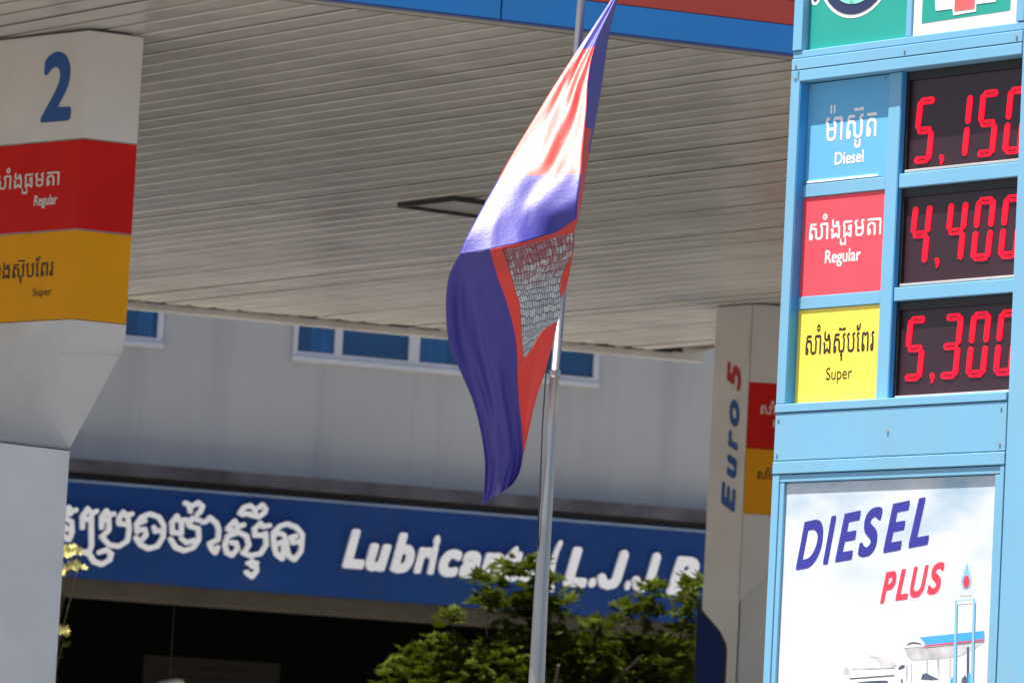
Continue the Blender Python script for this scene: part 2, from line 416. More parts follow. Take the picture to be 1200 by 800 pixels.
GLYPHS = {
'kh_regular': '1886,-281,1989,-265,2064,-283,2096,-274,2110,-249,2110,-56,2101,-29,2057,-20,2038,-31,2029,-56,2029,-168,2014,-179,1907,-193,1870,-175,1861,-156,1858,-49,1826,-28,1793,-37,1779,-62,1782,-218,1801,-238;148,-6,201,-8,239,2,276,29,296,63,304,113,296,163,270,202,201,228,198,307,206,332,232,358,301,379,370,364,408,326,417,288,417,119,431,76,468,32,526,6,626,-9,726,6,782,31,820,75,835,119,835,407,765,507,970,510,1001,502,1016,476,1018,1,1032,-9,1114,-8,1123,13,1123,432,1115,532,1095,566,1064,583,1032,591,726,588,669,513,661,488,675,457,729,388,729,138,715,107,695,90,645,73,607,73,551,93,526,126,517,169,516,338,489,397,464,421,407,445,314,460,257,456,215,501,232,510,464,511,473,526,470,585,182,589,119,507,119,476,144,426,109,382,92,319,92,44,108,13;1310,-6,1426,-6,1532,85,1645,-6,1745,-9,1757,-3,1761,13,1760,369,1740,426,1697,463,1704,538,1690,576,1639,603,1576,603,1545,589,1517,551,1524,469,1476,455,1439,467,1413,501,1407,673,1320,678,1312,669,1311,626,1311,469,1326,437,1356,407,1426,379,1520,379,1607,402,1640,382,1654,344,1654,138,1645,113,1532,202,1426,111,1414,111,1410,301,1399,332,1382,349,1351,359,1270,359,1261,344,1262,288,1304,257;1948,-6,2057,-7,2170,85,2276,-6,2389,-3,2391,401,2377,426,2351,439,2301,447,2239,433,2201,408,2180,369,2180,307,2196,276,2226,252,2291,232,2289,111,2276,111,2170,202,2072,119,2054,113,2048,126,2047,401,1987,476,1982,506,2382,511,2392,526,2391,582,2370,591,1982,591,1964,583,1901,502,1892,469,1903,432,1941,376;2786,-6,2876,-2,2964,27,3002,63,3029,126,3029,413,2957,501,2970,510,3048,513,3051,585,2932,591,2911,582,2869,526,2855,488,2869,457,2918,394,2922,344,2907,335,2826,335,2695,335,2680,344,2677,419,2607,501,2614,509,2701,516,2704,576,2695,590,2572,588,2511,501,2513,469,2579,382,2579,126,2597,76,2657,19,2726,-2;3267,-6,3357,0,3415,57,3423,94,3415,169,3382,208,3320,228,3317,294,3345,352,3382,370,3432,379,3520,358,3554,319,3564,-3,3657,-8,3667,19,3667,288,3649,369,3623,407,3582,433,3514,453,3439,460,3364,453,3292,432,3251,404,3225,363,3211,294,3211,51,3226,16;3854,-6,3939,-9,3954,7,3954,476,3946,526,3929,557,3901,580,3857,591,3314,591,3216,588,3211,526,3220,511,3801,510,3835,494,3848,463;2776,75,2726,90,2694,119,2680,169,2680,244,2695,254,2826,254,2920,248,2921,138,2907,110,2870,84,2826,73;3326,79,3317,88,3318,132,3338,132,3347,107;201,86,200,132,207,137,220,127,224,101,214,86;2276,325,2261,344,2276,361,2289,359,2292,344,2289,329;886,682,945,679,976,690,1007,714,1033,757,1042,801,1028,851,989,897,954,913,895,916,864,905,823,869,806,838,798,794,812,744,851,698;907,756,881,776,875,807,901,839,932,841,958,819,965,788,945,762',
'kh_super': '2463,-247,2539,-250,2554,-235,2554,-41,2539,-26,2495,-25,2414,-26,2399,-41,2401,-91,2453,-110,2454,-228;143,-3,201,-6,239,5,279,40,296,72,304,115,290,172,253,209,204,228,198,240,207,340,226,360,270,375,351,373,382,360,402,340,417,290,419,115,439,70,482,27,545,2,595,-7,701,0,770,27,815,72,835,128,835,397,820,430,769,484,759,509,970,512,1001,504,1016,484,1017,9,1032,-6,1114,-4,1123,15,1123,434,1115,528,1070,578,1014,593,732,591,665,490,729,390,727,128,716,103,689,83,589,75,550,90,525,122,517,159,516,334,485,397,445,429,395,448,245,459,207,503,220,512,457,513,472,528,470,585,451,593,189,591,119,503,119,478,151,428,114,381,92,315,92,47,111,15;1313,-3,1420,-4,1532,90,1645,-4,1752,-3,1760,15,1761,347,1746,409,1692,465,1704,497,1704,540,1664,592,1614,606,1557,592,1517,540,1517,503,1531,465,1457,457,1425,472,1413,497,1407,672,1389,681,1320,678,1311,634,1311,478,1345,419,1395,389,1464,375,1614,405,1646,378,1654,347,1651,109,1632,113,1532,198,1420,103,1411,115,1410,297,1402,322,1357,355,1282,356,1264,347,1263,290,1298,272,1304,259,1304,15;1993,-3,2051,-6,2085,3,2122,28,2146,65,2154,122,2140,172,2120,198,2054,228,2048,240,2049,315,2059,340,2082,361,2126,375,2201,373,2232,360,2258,334,2267,303,2269,122,2287,72,2332,27,2432,-6,2514,-7,2582,8,2626,31,2665,72,2685,122,2685,403,2679,422,2607,503,2620,512,2702,515,2710,528,2710,578,2689,593,2582,587,2519,503,2519,478,2545,442,2585,384,2585,165,2577,122,2557,94,2520,77,2432,77,2395,94,2375,128,2372,297,2365,340,2341,390,2295,429,2245,448,2101,459,2057,503,2070,512,2307,513,2322,528,2320,585,2295,593,2051,593,2032,587,1969,497,2002,428,1959,372,1942,309,1942,53,1955,22;3042,-3,3139,-6,3226,14,3295,69,3315,109,3323,147,3322,403,3242,503,3251,512,3339,515,3347,528,3347,578,3326,593,3214,587,3149,490,3216,390,3216,140,3192,97,3151,79,3057,75,3014,89,2987,109,2973,159,2972,409,2895,503,2907,512,2989,515,2997,528,2997,578,2976,593,2870,587,2812,515,2804,490,2812,465,2872,384,2875,115,2900,65,2931,34,2970,14;3554,-3,3664,-6,3685,9,3682,66,3620,78,3611,90,3608,409,3528,503,3539,512,3626,515,3636,553,3633,584,3620,593,3507,591,3469,547,3437,490,3504,390,3505,40,3520,13;3843,-3,3907,-6,3957,14,3984,40,4004,90,4004,134,3982,186,3964,204,3899,234,3899,472,3907,497,3926,506,3951,498,3995,456,4020,445,4045,456,4095,503,4120,505,4133,497,4142,465,4142,9,4157,-6,4226,-6,4239,-3,4248,15,4248,447,4227,540,4189,579,4151,593,4093,584,4020,537,3957,582,3907,593,3864,582,3830,559,3806,522,3792,465,3792,59,3811,15;4448,-3,4526,-2,4554,15,4572,53,4572,403,4492,503,4501,512,4589,515,4597,528,4598,572,4582,593,4520,593,4464,587,4399,490,4466,390,4467,240,4457,224,4407,204,4370,167,4355,122,4355,90,4379,34,4407,11;2057,77,2049,84,2048,128,2064,140,2077,128,2079,103;3907,77,3899,84,3898,128,3914,140,3927,128,3929,103;201,82,200,134,220,134,226,100,214,80;4445,83,4436,122,4457,140,4466,128,4466,90,4457,79;3486,634,3570,633,3645,675,3674,715,3696,772,3701,853,3676,862,3632,862,3620,853,3615,803,3592,740,3551,708,3501,712,3501,735,3539,746,3547,759,3547,803,3532,818,3489,816,3430,784,3411,747,3413,697,3432,663;2263,678,2695,675,2710,690,2708,747,2664,756,2532,755,2482,712,2426,755,2270,755,2254,734,2255,690;886,684,964,686,1007,719,1033,759,1040,797,1024,853,989,893,951,912,914,918,864,901,830,872,806,834,799,797,809,753,845,706;907,752,878,778,875,815,895,839,932,843,959,822,965,784,945,758',
'kh_diesel': '1504,-247,1595,-250,1666,-222,1693,-191,1703,-153,1698,-28,1613,-31,1610,-128,1591,-166,1551,-181,1511,-160,1498,-128,1492,-28,1410,-28,1404,-147,1413,-187,1451,-230;254,-3,363,-6,413,2,488,33,526,78,541,128,541,409,535,428,469,503,495,512,682,512,718,490,729,453,730,3,745,-6,826,-1,828,509,807,560,776,582,751,588,457,593,432,587,381,522,373,497,381,459,441,378,440,340,420,331,204,334,195,415,119,503,132,512,217,515,222,584,201,593,101,593,80,584,31,515,23,490,31,465,91,384,94,122,109,78,132,46,182,14;1060,-3,1132,-6,1163,2,1214,53,1223,140,1213,175,1182,210,1126,226,1117,240,1117,284,1131,334,1157,360,1201,375,1270,373,1301,360,1326,334,1335,303,1342,109,1356,72,1388,33,1463,0,1588,-6,1676,14,1713,38,1746,84,1760,134,1760,403,1754,422,1682,503,1695,512,1779,515,1784,584,1770,593,1651,591,1590,509,1586,484,1595,464,1653,384,1653,140,1635,103,1607,86,1576,75,1513,77,1470,98,1448,128,1441,328,1416,390,1382,423,1326,448,1176,459,1138,503,1151,512,1382,513,1391,528,1388,588,1126,593,1101,587,1044,509,1044,472,1068,428,1031,378,1017,328,1017,34,1038,6;1986,-3,2057,-6,2088,2,2126,27,2146,59,2154,134,2143,172,2120,204,2054,228,2048,247,2048,303,2061,334,2095,364,2138,375,2213,373,2257,354,2277,334,2291,290,2293,3,2307,-6,2376,-6,2391,9,2391,328,2371,384,2332,423,2270,448,2113,456,2045,441,1988,410,1950,347,1942,303,1942,47,1955,15;276,77,232,94,203,128,199,240,213,250,363,250,426,250,440,240,441,165,427,122,413,100,382,83,345,75;1120,82,1118,134,1140,134,1145,97,1132,82;2051,82,2050,134,2057,139,2070,131,2077,103,2063,82;1947,515,2382,513,2391,528,2386,590,1951,592,1942,578;222,678,288,675,303,684,298,884,232,887,218,878;379,678,445,675,459,684,454,884,388,887,374,878;1335,678,1770,676,1779,690,1778,747,1770,755,1738,756,1601,755,1557,716,1507,755,1338,755,1329,740',
'Regular': '1240,-246,1336,-248,1418,-228,1471,-196,1512,-139,1519,-58,1500,-14,1471,17,1411,49,1274,85,1263,98,1286,112,1380,134,1411,152,1449,190,1477,261,1476,311,1461,357,1505,366,1518,379,1520,448,1511,463,1493,470,1255,463,1166,423,1117,361,1102,292,1110,242,1123,211,1171,154,1134,104,1147,36,1102,4,1079,-27,1065,-64,1065,-114,1079,-152,1116,-196,1168,-228;1280,-140,1205,-122,1192,-108,1190,-77,1205,-57,1236,-45,1305,-43,1374,-63,1393,-83,1394,-102,1368,-128;846,-27,961,-17,1044,23,1058,42,1056,129,1030,143,943,103,868,96,793,127,767,167,765,192,1055,198,1071,223,1053,329,1031,379,983,436,943,461,893,476,818,476,761,459,715,429,660,367,627,267,628,186,651,111,690,48,736,9,786,-16;1708,-27,1768,-22,1830,5,1861,-17,1943,-17,1964,4,1964,448,1943,469,1868,470,1846,461,1840,442,1839,142,1811,106,1749,83,1711,94,1693,109,1677,161,1674,454,1649,470,1574,469,1559,461,1552,442,1552,142,1560,98,1579,54,1618,8,1655,-15;2352,-27,2418,-22,2474,4,2511,-21,2543,-29,2593,-22,2652,17,2658,67,2643,92,2605,83,2596,92,2595,329,2583,379,2564,411,2524,449,2449,476,2374,476,2311,456,2280,438,2248,404,2246,311,2253,292,2274,285,2336,336,2405,356,2450,342,2468,298,2461,283,2305,218,2271,192,2242,142,2240,67,2254,36,2299,-9;73,-14,174,-17,193,-2,196,261,202,273,218,276,280,256,320,217,474,-11,586,-18,611,-11,619,4,614,17,474,231,415,298,403,323,450,367,489,448,489,536,452,617,393,668,318,694,93,701,68,694,58,673,58,17;2073,-14,2161,-17,2183,4,2183,673,2168,698,2080,701,2059,679,2058,11;2723,-14,2811,-17,2830,-3,2833,248,2843,288,2868,329,2905,351,2949,345,2999,315,3021,323,3069,404,3024,453,2974,476,2924,476,2843,422,2830,455,2811,469,2730,469,2711,455,2708,11;2386,79,2365,111,2373,142,2449,187,2469,186,2468,104,2430,78;1280,228,1236,251,1221,292,1249,338,1299,351,1345,329,1356,311,1358,279,1336,241;774,290,767,304,779,329,815,354,855,364,907,348,931,317,930,290;205,402,196,417,199,570,280,576,324,557,343,536,352,504,350,467,333,436,286,410',
'Super': '1021,-227,1087,-230,1101,-221,1106,1,1187,-11,1249,-3,1324,28,1382,86,1419,179,1421,254,1404,323,1365,379,1318,417,1231,444,1162,451,1018,445;209,-8,287,-3,368,39,410,98,427,167,412,248,377,304,337,343,174,445,148,473,134,517,136,548,149,570,212,601,281,599,393,548,393,642,362,665,318,680,212,689,134,667,87,632,55,586,40,523,55,448,90,392,274,263,325,204,334,161,325,129,293,97,256,83,156,91,49,159,46,67,53,48,124,10;665,-8,731,3,799,48,818,2,881,1,895,11,895,442,881,451,815,448,808,136,771,92,699,64,662,72,630,92,609,142,608,442,593,451,521,448,515,186,530,92,556,46,585,17;1709,-8,1787,-3,1881,34,1896,54,1894,117,1887,122,1768,77,1681,85,1636,111,1612,140,1593,208,1893,215,1903,236,1894,304,1849,399,1806,434,1743,457,1681,457,1631,443,1587,420,1536,367,1511,311,1501,229,1503,179,1526,111,1553,67,1606,22,1662,-3;2015,4,2081,1,2095,11,2097,261,2128,336,2168,365,2206,370,2243,361,2287,334,2325,392,2329,404,2318,420,2268,449,2218,457,2187,446,2146,417,2106,363,2097,373,2090,448,2012,445;1162,72,1118,85,1104,98,1104,361,1118,370,1199,370,1256,355,1296,329,1319,292,1327,261,1325,179,1306,134,1262,91,1199,71;1599,272,1595,286,1611,329,1662,371,1718,382,1783,354,1813,298,1806,271',
'Diesel': '1195,-25,1310,-21,1410,24,1425,44,1423,132,1398,145,1292,99,1223,98,1154,129,1129,184,1142,191,1417,194,1432,219,1420,319,1399,375,1342,441,1298,464,1235,478,1167,472,1123,457,1082,432,1022,363,997,294,989,232,1012,119,1045,63,1092,16,1142,-13;1595,-25,1673,-27,1735,-7,1793,50,1813,113,1805,163,1779,203,1605,338,1621,357,1654,360,1760,318,1786,332,1782,432,1742,458,1654,478,1585,472,1548,458,1501,419,1477,369,1478,307,1508,250,1662,144,1679,119,1660,93,1617,91,1552,113,1498,145,1472,132,1470,38,1477,19,1542,-13;2057,-25,2173,-21,2267,18,2288,44,2288,125,2267,146,2179,106,2085,98,2017,130,1997,163,1996,188,2279,194,2295,219,2285,322,2255,388,2204,441,2173,460,2098,478,2023,470,1964,444,1890,369,1857,275,1858,182,1878,113,1908,63,1954,16,1992,-6;72,-18,335,-21,417,-13,517,18,592,66,638,113,671,157,711,250,720,288,720,394,699,475,679,516,610,603,517,667,410,697,92,703,64,694,57,669,57,13;810,-18,898,-21,919,0,920,438,905,463,817,465,795,444,795,7;2372,-18,2460,-21,2482,0,2482,675,2467,700,2379,703,2358,682,2357,7;204,111,195,132,198,566,379,572,442,555,513,513,562,444,582,375,574,275,529,186,460,136,385,112;1135,294,1133,307,1148,333,1192,358,1242,359,1279,341,1299,313,1292,292;2004,292,1995,300,2004,321,2054,358,2104,359,2138,344,2161,313,2160,294;833,519,885,518,926,557,929,609,885,651,860,658,829,649,791,607,793,557',
'two': '24,-28,462,-31,494,-9,496,97,481,118,293,125,282,134,395,291,426,353,446,422,447,516,429,584,384,653,343,686,278,716,212,725,150,717,75,686,18,634,16,503,37,478,62,478,137,542,200,562,257,541,284,478,276,403,226,309,5,22,5,-9',
'slant_D': '49,-28,378,-30,451,-23,528,-2,581,21,668,74,696,98,769,178,808,242,838,318,849,368,853,485,842,548,818,602,783,645,728,682,644,706,568,713,251,710,47,35;254,117,251,125,257,148,381,559,394,563,534,560,594,542,634,517,664,483,678,455,686,418,659,328,594,233,534,181,468,144,394,124',
'slant_I': '49,-28,194,-30,205,-25,405,638,409,658,406,712,261,713,250,708,47,35',
'slant_E': '48,-28,490,-30,502,-25,525,48,522,115,260,117,249,122,295,268,567,270,573,275,594,342,598,405,593,416,342,418,365,508,378,555,387,563,660,563,671,568,695,645,695,705,690,713,250,710,46,35',
'slant_S': '170,-37,305,-35,382,-8,429,25,457,53,489,99,509,146,517,206,517,276,501,333,462,381,342,471,324,506,335,524,365,550,422,570,482,547,532,502,585,502,620,606,620,666,609,683,565,707,505,721,459,721,375,717,322,703,279,683,228,646,204,619,168,553,157,489,157,419,175,366,219,318,329,228,351,189,339,165,313,139,282,122,245,112,209,124,175,145,129,203,75,204,65,200,31,86,31,26,52,5,95,-20',
'slant_L': '47,-28,499,-30,511,-25,534,48,531,115,259,117,248,122,355,482,407,655,407,708,396,713,256,713,248,708,45,35',
'slant_P': '43,-28,198,-27,288,264,428,267,488,278,542,298,615,351,642,385,666,428,686,518,687,588,679,625,646,675,612,696,558,710,245,710,41,35;335,415,378,562,455,563,498,546,512,532,515,518,502,488,472,450,418,421,382,413',
'slant_U': '289,-37,440,-35,504,-21,557,-1,644,55,678,89,714,139,737,183,764,256,882,653,882,703,877,710,727,709,594,279,554,203,510,161,480,142,427,122,360,115,324,126,296,143,263,186,259,196,270,239,391,643,392,703,384,711,237,709,106,279,95,223,95,116,110,62,132,29,164,1,217,-25',
'euro_E': '70,-41,466,-44,497,-32,511,-16,537,72,533,97,516,120,484,131,278,131,262,141,300,253,547,258,576,278,604,353,608,397,596,416,572,429,356,434,352,447,384,545,641,551,680,578,706,678,691,709,666,723,291,725,247,704,221,641,33,16,43,-22',
'euro_u': '175,-50,234,-52,309,-28,353,-46,428,-46,465,-30,491,25,604,400,612,438,604,463,590,480,559,491,484,490,453,475,433,438,356,182,343,150,303,119,271,110,240,116,239,150,324,444,309,475,278,490,196,490,165,475,139,419,70,188,56,132,56,82,88,0,109,-20',
'euro_r': '64,-41,153,-43,192,-22,272,230,294,272,335,312,385,326,428,295,460,290,484,303,544,366,561,397,561,416,544,447,516,471,447,500,397,498,335,472,285,494,203,493,172,478,26,9,37,-22',
'euro_o': '231,-50,347,-44,466,5,550,75,610,175,637,269,637,332,623,375,600,419,561,457,497,489,453,497,409,503,353,497,234,452,144,382,77,275,50,182,51,125,64,75,89,25,114,0,184,-38;266,118,239,138,231,169,240,225,264,269,328,322,378,335,416,329,443,313,456,282,448,232,423,182,366,131,316,117',
'euro_5': '160,-50,276,-46,388,-1,472,69,539,188,553,244,554,300,530,369,483,425,388,465,381,482,407,546,576,547,612,563,651,688,637,713,607,728,432,728,307,728,271,707,156,338,165,307,194,287,301,291,344,278,359,257,352,200,301,149,244,129,169,137,94,172,57,157,43,132,17,38,27,7,94,-32',
'sign_(': '179,-278,254,-279,278,-267,293,-240,294,-213,261,-117,248,-36,249,45,264,149,307,299,363,422,420,515,548,672,552,699,539,727,512,742,477,743,443,743,415,730,366,689,260,580,155,426,103,318,80,249,56,114,56,18,68,-67,96,-159,124,-217,154,-263',
'sign_.': '80,-57,128,-59,159,-48,194,-24,225,16,234,47,229,104,206,139,167,159,117,160,86,150,42,116,20,81,11,51,16,1,40,-36',
'sign_B': '64,-48,381,-46,435,-33,492,-10,554,31,586,63,627,125,652,210,652,256,635,310,596,367,651,437,674,490,682,533,678,598,658,644,638,669,616,690,581,711,512,730,262,731,227,714,215,690,25,13,33,-25;273,139,269,152,300,252,354,254,431,242,446,233,447,210,436,187,408,159,342,139;358,443,353,452,381,540,446,542,465,537,474,529,474,517,458,483,442,466,404,447',
'sign_J': '155,-52,199,-48,299,-14,327,2,407,118,415,137,546,618,547,656,526,698,507,715,476,727,430,722,399,704,383,683,353,581,250,202,214,147,168,128,130,135,89,214,68,234,37,246,3,246,-28,234,-52,210,-67,175,-68,148,-60,122,-19,22,-3,-2,37,-25',
'sign_L': '63,-48,484,-50,514,-37,526,-21,555,79,549,110,530,131,507,138,280,138,267,144,371,521,412,667,411,690,399,714,368,730,261,731,230,718,218,702,24,13,32,-25',
'sign_a': '104,-57,164,-59,241,-37,295,-59,348,-59,433,-25,452,-12,464,4,481,58,481,81,468,108,441,126,439,135,488,320,488,393,478,424,458,454,418,486,398,494,352,506,264,506,225,497,160,471,118,441,99,416,70,301,83,269,113,247,64,210,21,154,1,97,0,54,9,16,29,-17,68,-46;210,109,212,120,237,134,234,120;179,277,202,297,233,313,264,321,289,320,289,312,281,308',
'sign_b': '174,-57,253,-59,341,-42,395,-20,445,11,493,54,534,112,561,162,580,220,593,281,593,335,580,389,547,447,499,486,456,501,344,508,383,647,389,674,384,704,372,720,345,733,249,733,229,728,206,704,194,674,16,35,21,4,49,-23,110,-46;241,127,287,300,337,325,368,325,383,318,393,301,393,258,368,192,339,158,314,142,268,126',
'sign_c': '235,-57,337,-55,425,-31,455,1,481,85,475,124,464,140,441,151,414,152,317,126,287,127,252,141,240,162,239,185,251,231,275,271,317,309,371,326,406,320,471,285,510,289,533,312,556,391,560,439,549,462,533,474,441,506,348,506,267,486,221,463,175,429,110,355,76,297,51,224,43,181,42,120,51,78,82,20,116,-15,156,-39',
'sign_i': '54,-48,163,-49,190,-34,203,-13,330,440,329,460,313,493,344,516,360,537,380,590,380,610,368,644,350,667,328,681,305,688,275,688,242,679,207,656,177,613,169,590,169,552,194,505,155,484,142,463,15,13,23,-25',
'sign_n': '50,-48,155,-50,190,-30,202,-6,286,290,321,318,351,333,377,333,384,317,300,10,301,-10,313,-33,348,-50,444,-50,472,-37,491,-6,530,133,576,313,571,402,542,456,494,493,444,507,382,507,313,487,278,500,171,496,150,483,135,456,11,13,19,-25',
'sign_r': '58,-48,163,-50,198,-30,210,-6,274,225,297,271,329,304,356,318,375,320,417,286,452,281,482,296,523,340,556,383,561,410,549,440,513,477,475,499,440,508,390,506,329,482,282,500,190,500,158,483,143,456,19,13,27,-25',
'sign_s': '146,-57,225,-59,267,-50,310,-33,375,14,403,51,422,89,434,131,435,158,420,208,400,239,367,272,302,324,310,329,329,324,406,285,440,289,465,316,491,404,492,428,477,458,452,475,386,501,336,506,275,506,198,482,140,441,97,374,89,347,85,289,101,243,140,193,223,128,213,122,186,123,102,171,79,176,56,170,39,158,27,139,0,43,0,24,13,-3,29,-15,75,-39',
'sign_t': '188,-57,251,-59,317,-42,368,-19,387,8,411,93,407,120,394,139,371,151,351,152,282,127,263,123,257,128,309,314,421,319,448,334,464,362,484,435,478,471,467,486,444,497,382,499,362,504,368,547,355,574,328,590,305,590,270,570,86,429,57,393,54,362,66,335,111,312,58,108,62,43,78,8,105,-24,144,-46',
'sign_u': '182,-57,238,-59,311,-39,342,-51,442,-51,477,-30,489,-7,608,420,613,451,605,474,588,491,565,499,469,498,437,481,418,443,345,181,336,154,303,130,261,117,246,119,240,128,324,435,323,458,312,481,280,498,184,499,165,493,145,478,134,454,57,178,48,139,48,81,57,38,90,-15,134,-45',
'oil_e': '-3387,4749,-3373,4751,-3362,4761,-3335,4837,-3335,4852,-3345,4932,-3348,4947,-3355,4956,-3407,4977,-3418,4984,-3415,4985,-3385,4983,-3375,4986,-3366,4994,-3359,5009,-3318,5029,-3313,5036,-3311,5044,-3313,5057,-3320,5065,-3327,5068,-3340,5068,-3367,5057,-3370,5057,-3374,5062,-3383,5079,-3389,5084,-3400,5088,-3412,5085,-3447,5054,-3464,5043,-3469,5042,-3485,5046,-3499,5040,-3505,5032,-3509,5018,-3516,5007,-3518,4999,-3515,4989,-3508,4974,-3509,4859,-3506,4847,-3471,4807,-3460,4790,-3397,4753;-3400,4809,-3419,4819,-3424,4826,-3424,4848,-3420,4849,-3407,4842,-3395,4842,-3385,4846,-3383,4844,-3393,4812,-3395,4809;-3392,4887,-3439,4921,-3447,4924,-3457,4925,-3460,4927,-3461,4986,-3457,4989,-3442,4987,-3440,4986,-3441,4984,-3450,4976,-3454,4967,-3454,4959,-3452,4952,-3442,4941,-3392,4920,-3390,4916,-3386,4891,-3389,4887',
'oil_ro': '-3065,4547,-3057,4546,-3047,4550,-2972,4597,-2966,4609,-2951,4674,-2955,4684,-2960,4690,-3013,4724,-3023,4727,-3042,4722,-3105,4694,-3112,4684,-3114,4674,-3109,4662,-3098,4654,-3083,4654,-3028,4676,-3010,4667,-3003,4660,-3004,4647,-3011,4627,-3057,4598,-3065,4595,-3120,4611,-3160,4665,-3161,4672,-3145,4724,-3144,4737,-3162,5007,-3159,5012,-3133,5026,-3122,5034,-3116,5045,-3118,5059,-3127,5069,-3135,5072,-3143,5072,-3177,5055,-3183,5053,-3210,5084,-3218,5088,-3228,5089,-3237,5086,-3243,5080,-3290,5002,-3292,4987,-3287,4905,-3285,4885,-3276,4874,-3268,4870,-3258,4870,-3248,4875,-3242,4882,-3239,4894,-3242,4934,-3242,4945,-3240,4948,-3225,4949,-3210,4948,-3205,4944,-3191,4742,-3191,4729,-3205,4690,-3208,4689,-3242,4693,-3255,4692,-3262,4689,-3268,4682,-3272,4667,-3267,4655,-3257,4648,-3200,4639,-3152,4575,-3147,4571;-3220,4995,-3233,4996,-3236,5000,-3227,5018,-3222,5022,-3216,5019,-3209,5009,-3207,5004,-3210,4996',
'oil_ba': '-2917,4723,-2903,4723,-2891,4728,-2818,4781,-2808,4793,-2795,4910,-2812,5000,-2817,5016,-2814,5021,-2791,5031,-2782,5040,-2780,5046,-2780,5056,-2788,5069,-2798,5074,-2808,5074,-2849,5058,-2876,5083,-2884,5085,-2893,5085,-2905,5076,-2927,5038,-2940,5028,-2944,5020,-2945,4995,-2942,4951,-2939,4943,-2934,4937,-2923,4931,-2851,4929,-2845,4925,-2842,4901,-2850,4823,-2855,4811,-2908,4773,-2916,4770,-2991,4775,-2998,4780,-3030,4811,-3038,4820,-3038,4825,-2997,4870,-2990,4881,-2990,4908,-2997,5003,-2993,5007,-2963,5018,-2954,5025,-2950,5033,-2950,5041,-2953,5049,-2958,5055,-2966,5060,-2976,5061,-3009,5053,-3031,5080,-3041,5085,-3051,5084,-3059,5080,-3066,5073,-3107,5011,-3110,5003,-3110,4995,-3105,4913,-3101,4895,-3093,4886,-3081,4883,-3069,4886,-3062,4893,-3058,4903,-3060,4951,-3056,4956,-3044,4955,-3041,4952,-3037,4911,-3037,4898,-3039,4893,-3079,4849,-3094,4837,-3098,4830,-3098,4820,-3096,4813,-3089,4804,-3014,4732,-3004,4729;-2893,4976,-2896,4980,-2898,4993,-2887,5015,-2881,5020,-2871,5011,-2860,5005,-2857,4978,-2863,4976;-3049,5003,-3053,5005,-3053,5008,-3048,5016,-3044,5016,-3039,5011,-3039,5006,-3043,5003',
'oil_ngo': '-2628,4723,-2616,4723,-2540,4750,-2527,4756,-2520,4763,-2471,4856,-2469,4936,-2470,4973,-2475,4983,-2526,5056,-2531,5060,-2541,5064,-2623,5086,-2635,5087,-2648,5082,-2721,5048,-2732,5036,-2772,4974,-2776,4964,-2777,4956,-2763,4886,-2761,4879,-2755,4872,-2746,4868,-2740,4867,-2726,4872,-2715,4888,-2691,4892,-2687,4888,-2683,4873,-2687,4864,-2713,4832,-2718,4834,-2736,4855,-2750,4859,-2760,4857,-2768,4849,-2772,4841,-2771,4829,-2762,4814,-2712,4756;-2623,4771,-2676,4791,-2685,4796,-2685,4799,-2672,4808,-2643,4846,-2633,4864,-2634,4876,-2652,4931,-2660,4939,-2670,4942,-2721,4935,-2726,4939,-2727,4948,-2725,4951,-2708,4956,-2670,4973,-2658,4982,-2654,4989,-2655,5003,-2659,5011,-2668,5019,-2662,5024,-2628,5039,-2576,5026,-2560,5021,-2554,5016,-2517,4963,-2516,4944,-2521,4940,-2553,4936,-2557,4939,-2568,4960,-2576,4964,-2586,4966,-2596,4963,-2605,4954,-2607,4946,-2606,4934,-2593,4904,-2585,4891,-2570,4885,-2520,4893,-2517,4889,-2518,4868,-2528,4846,-2556,4795',
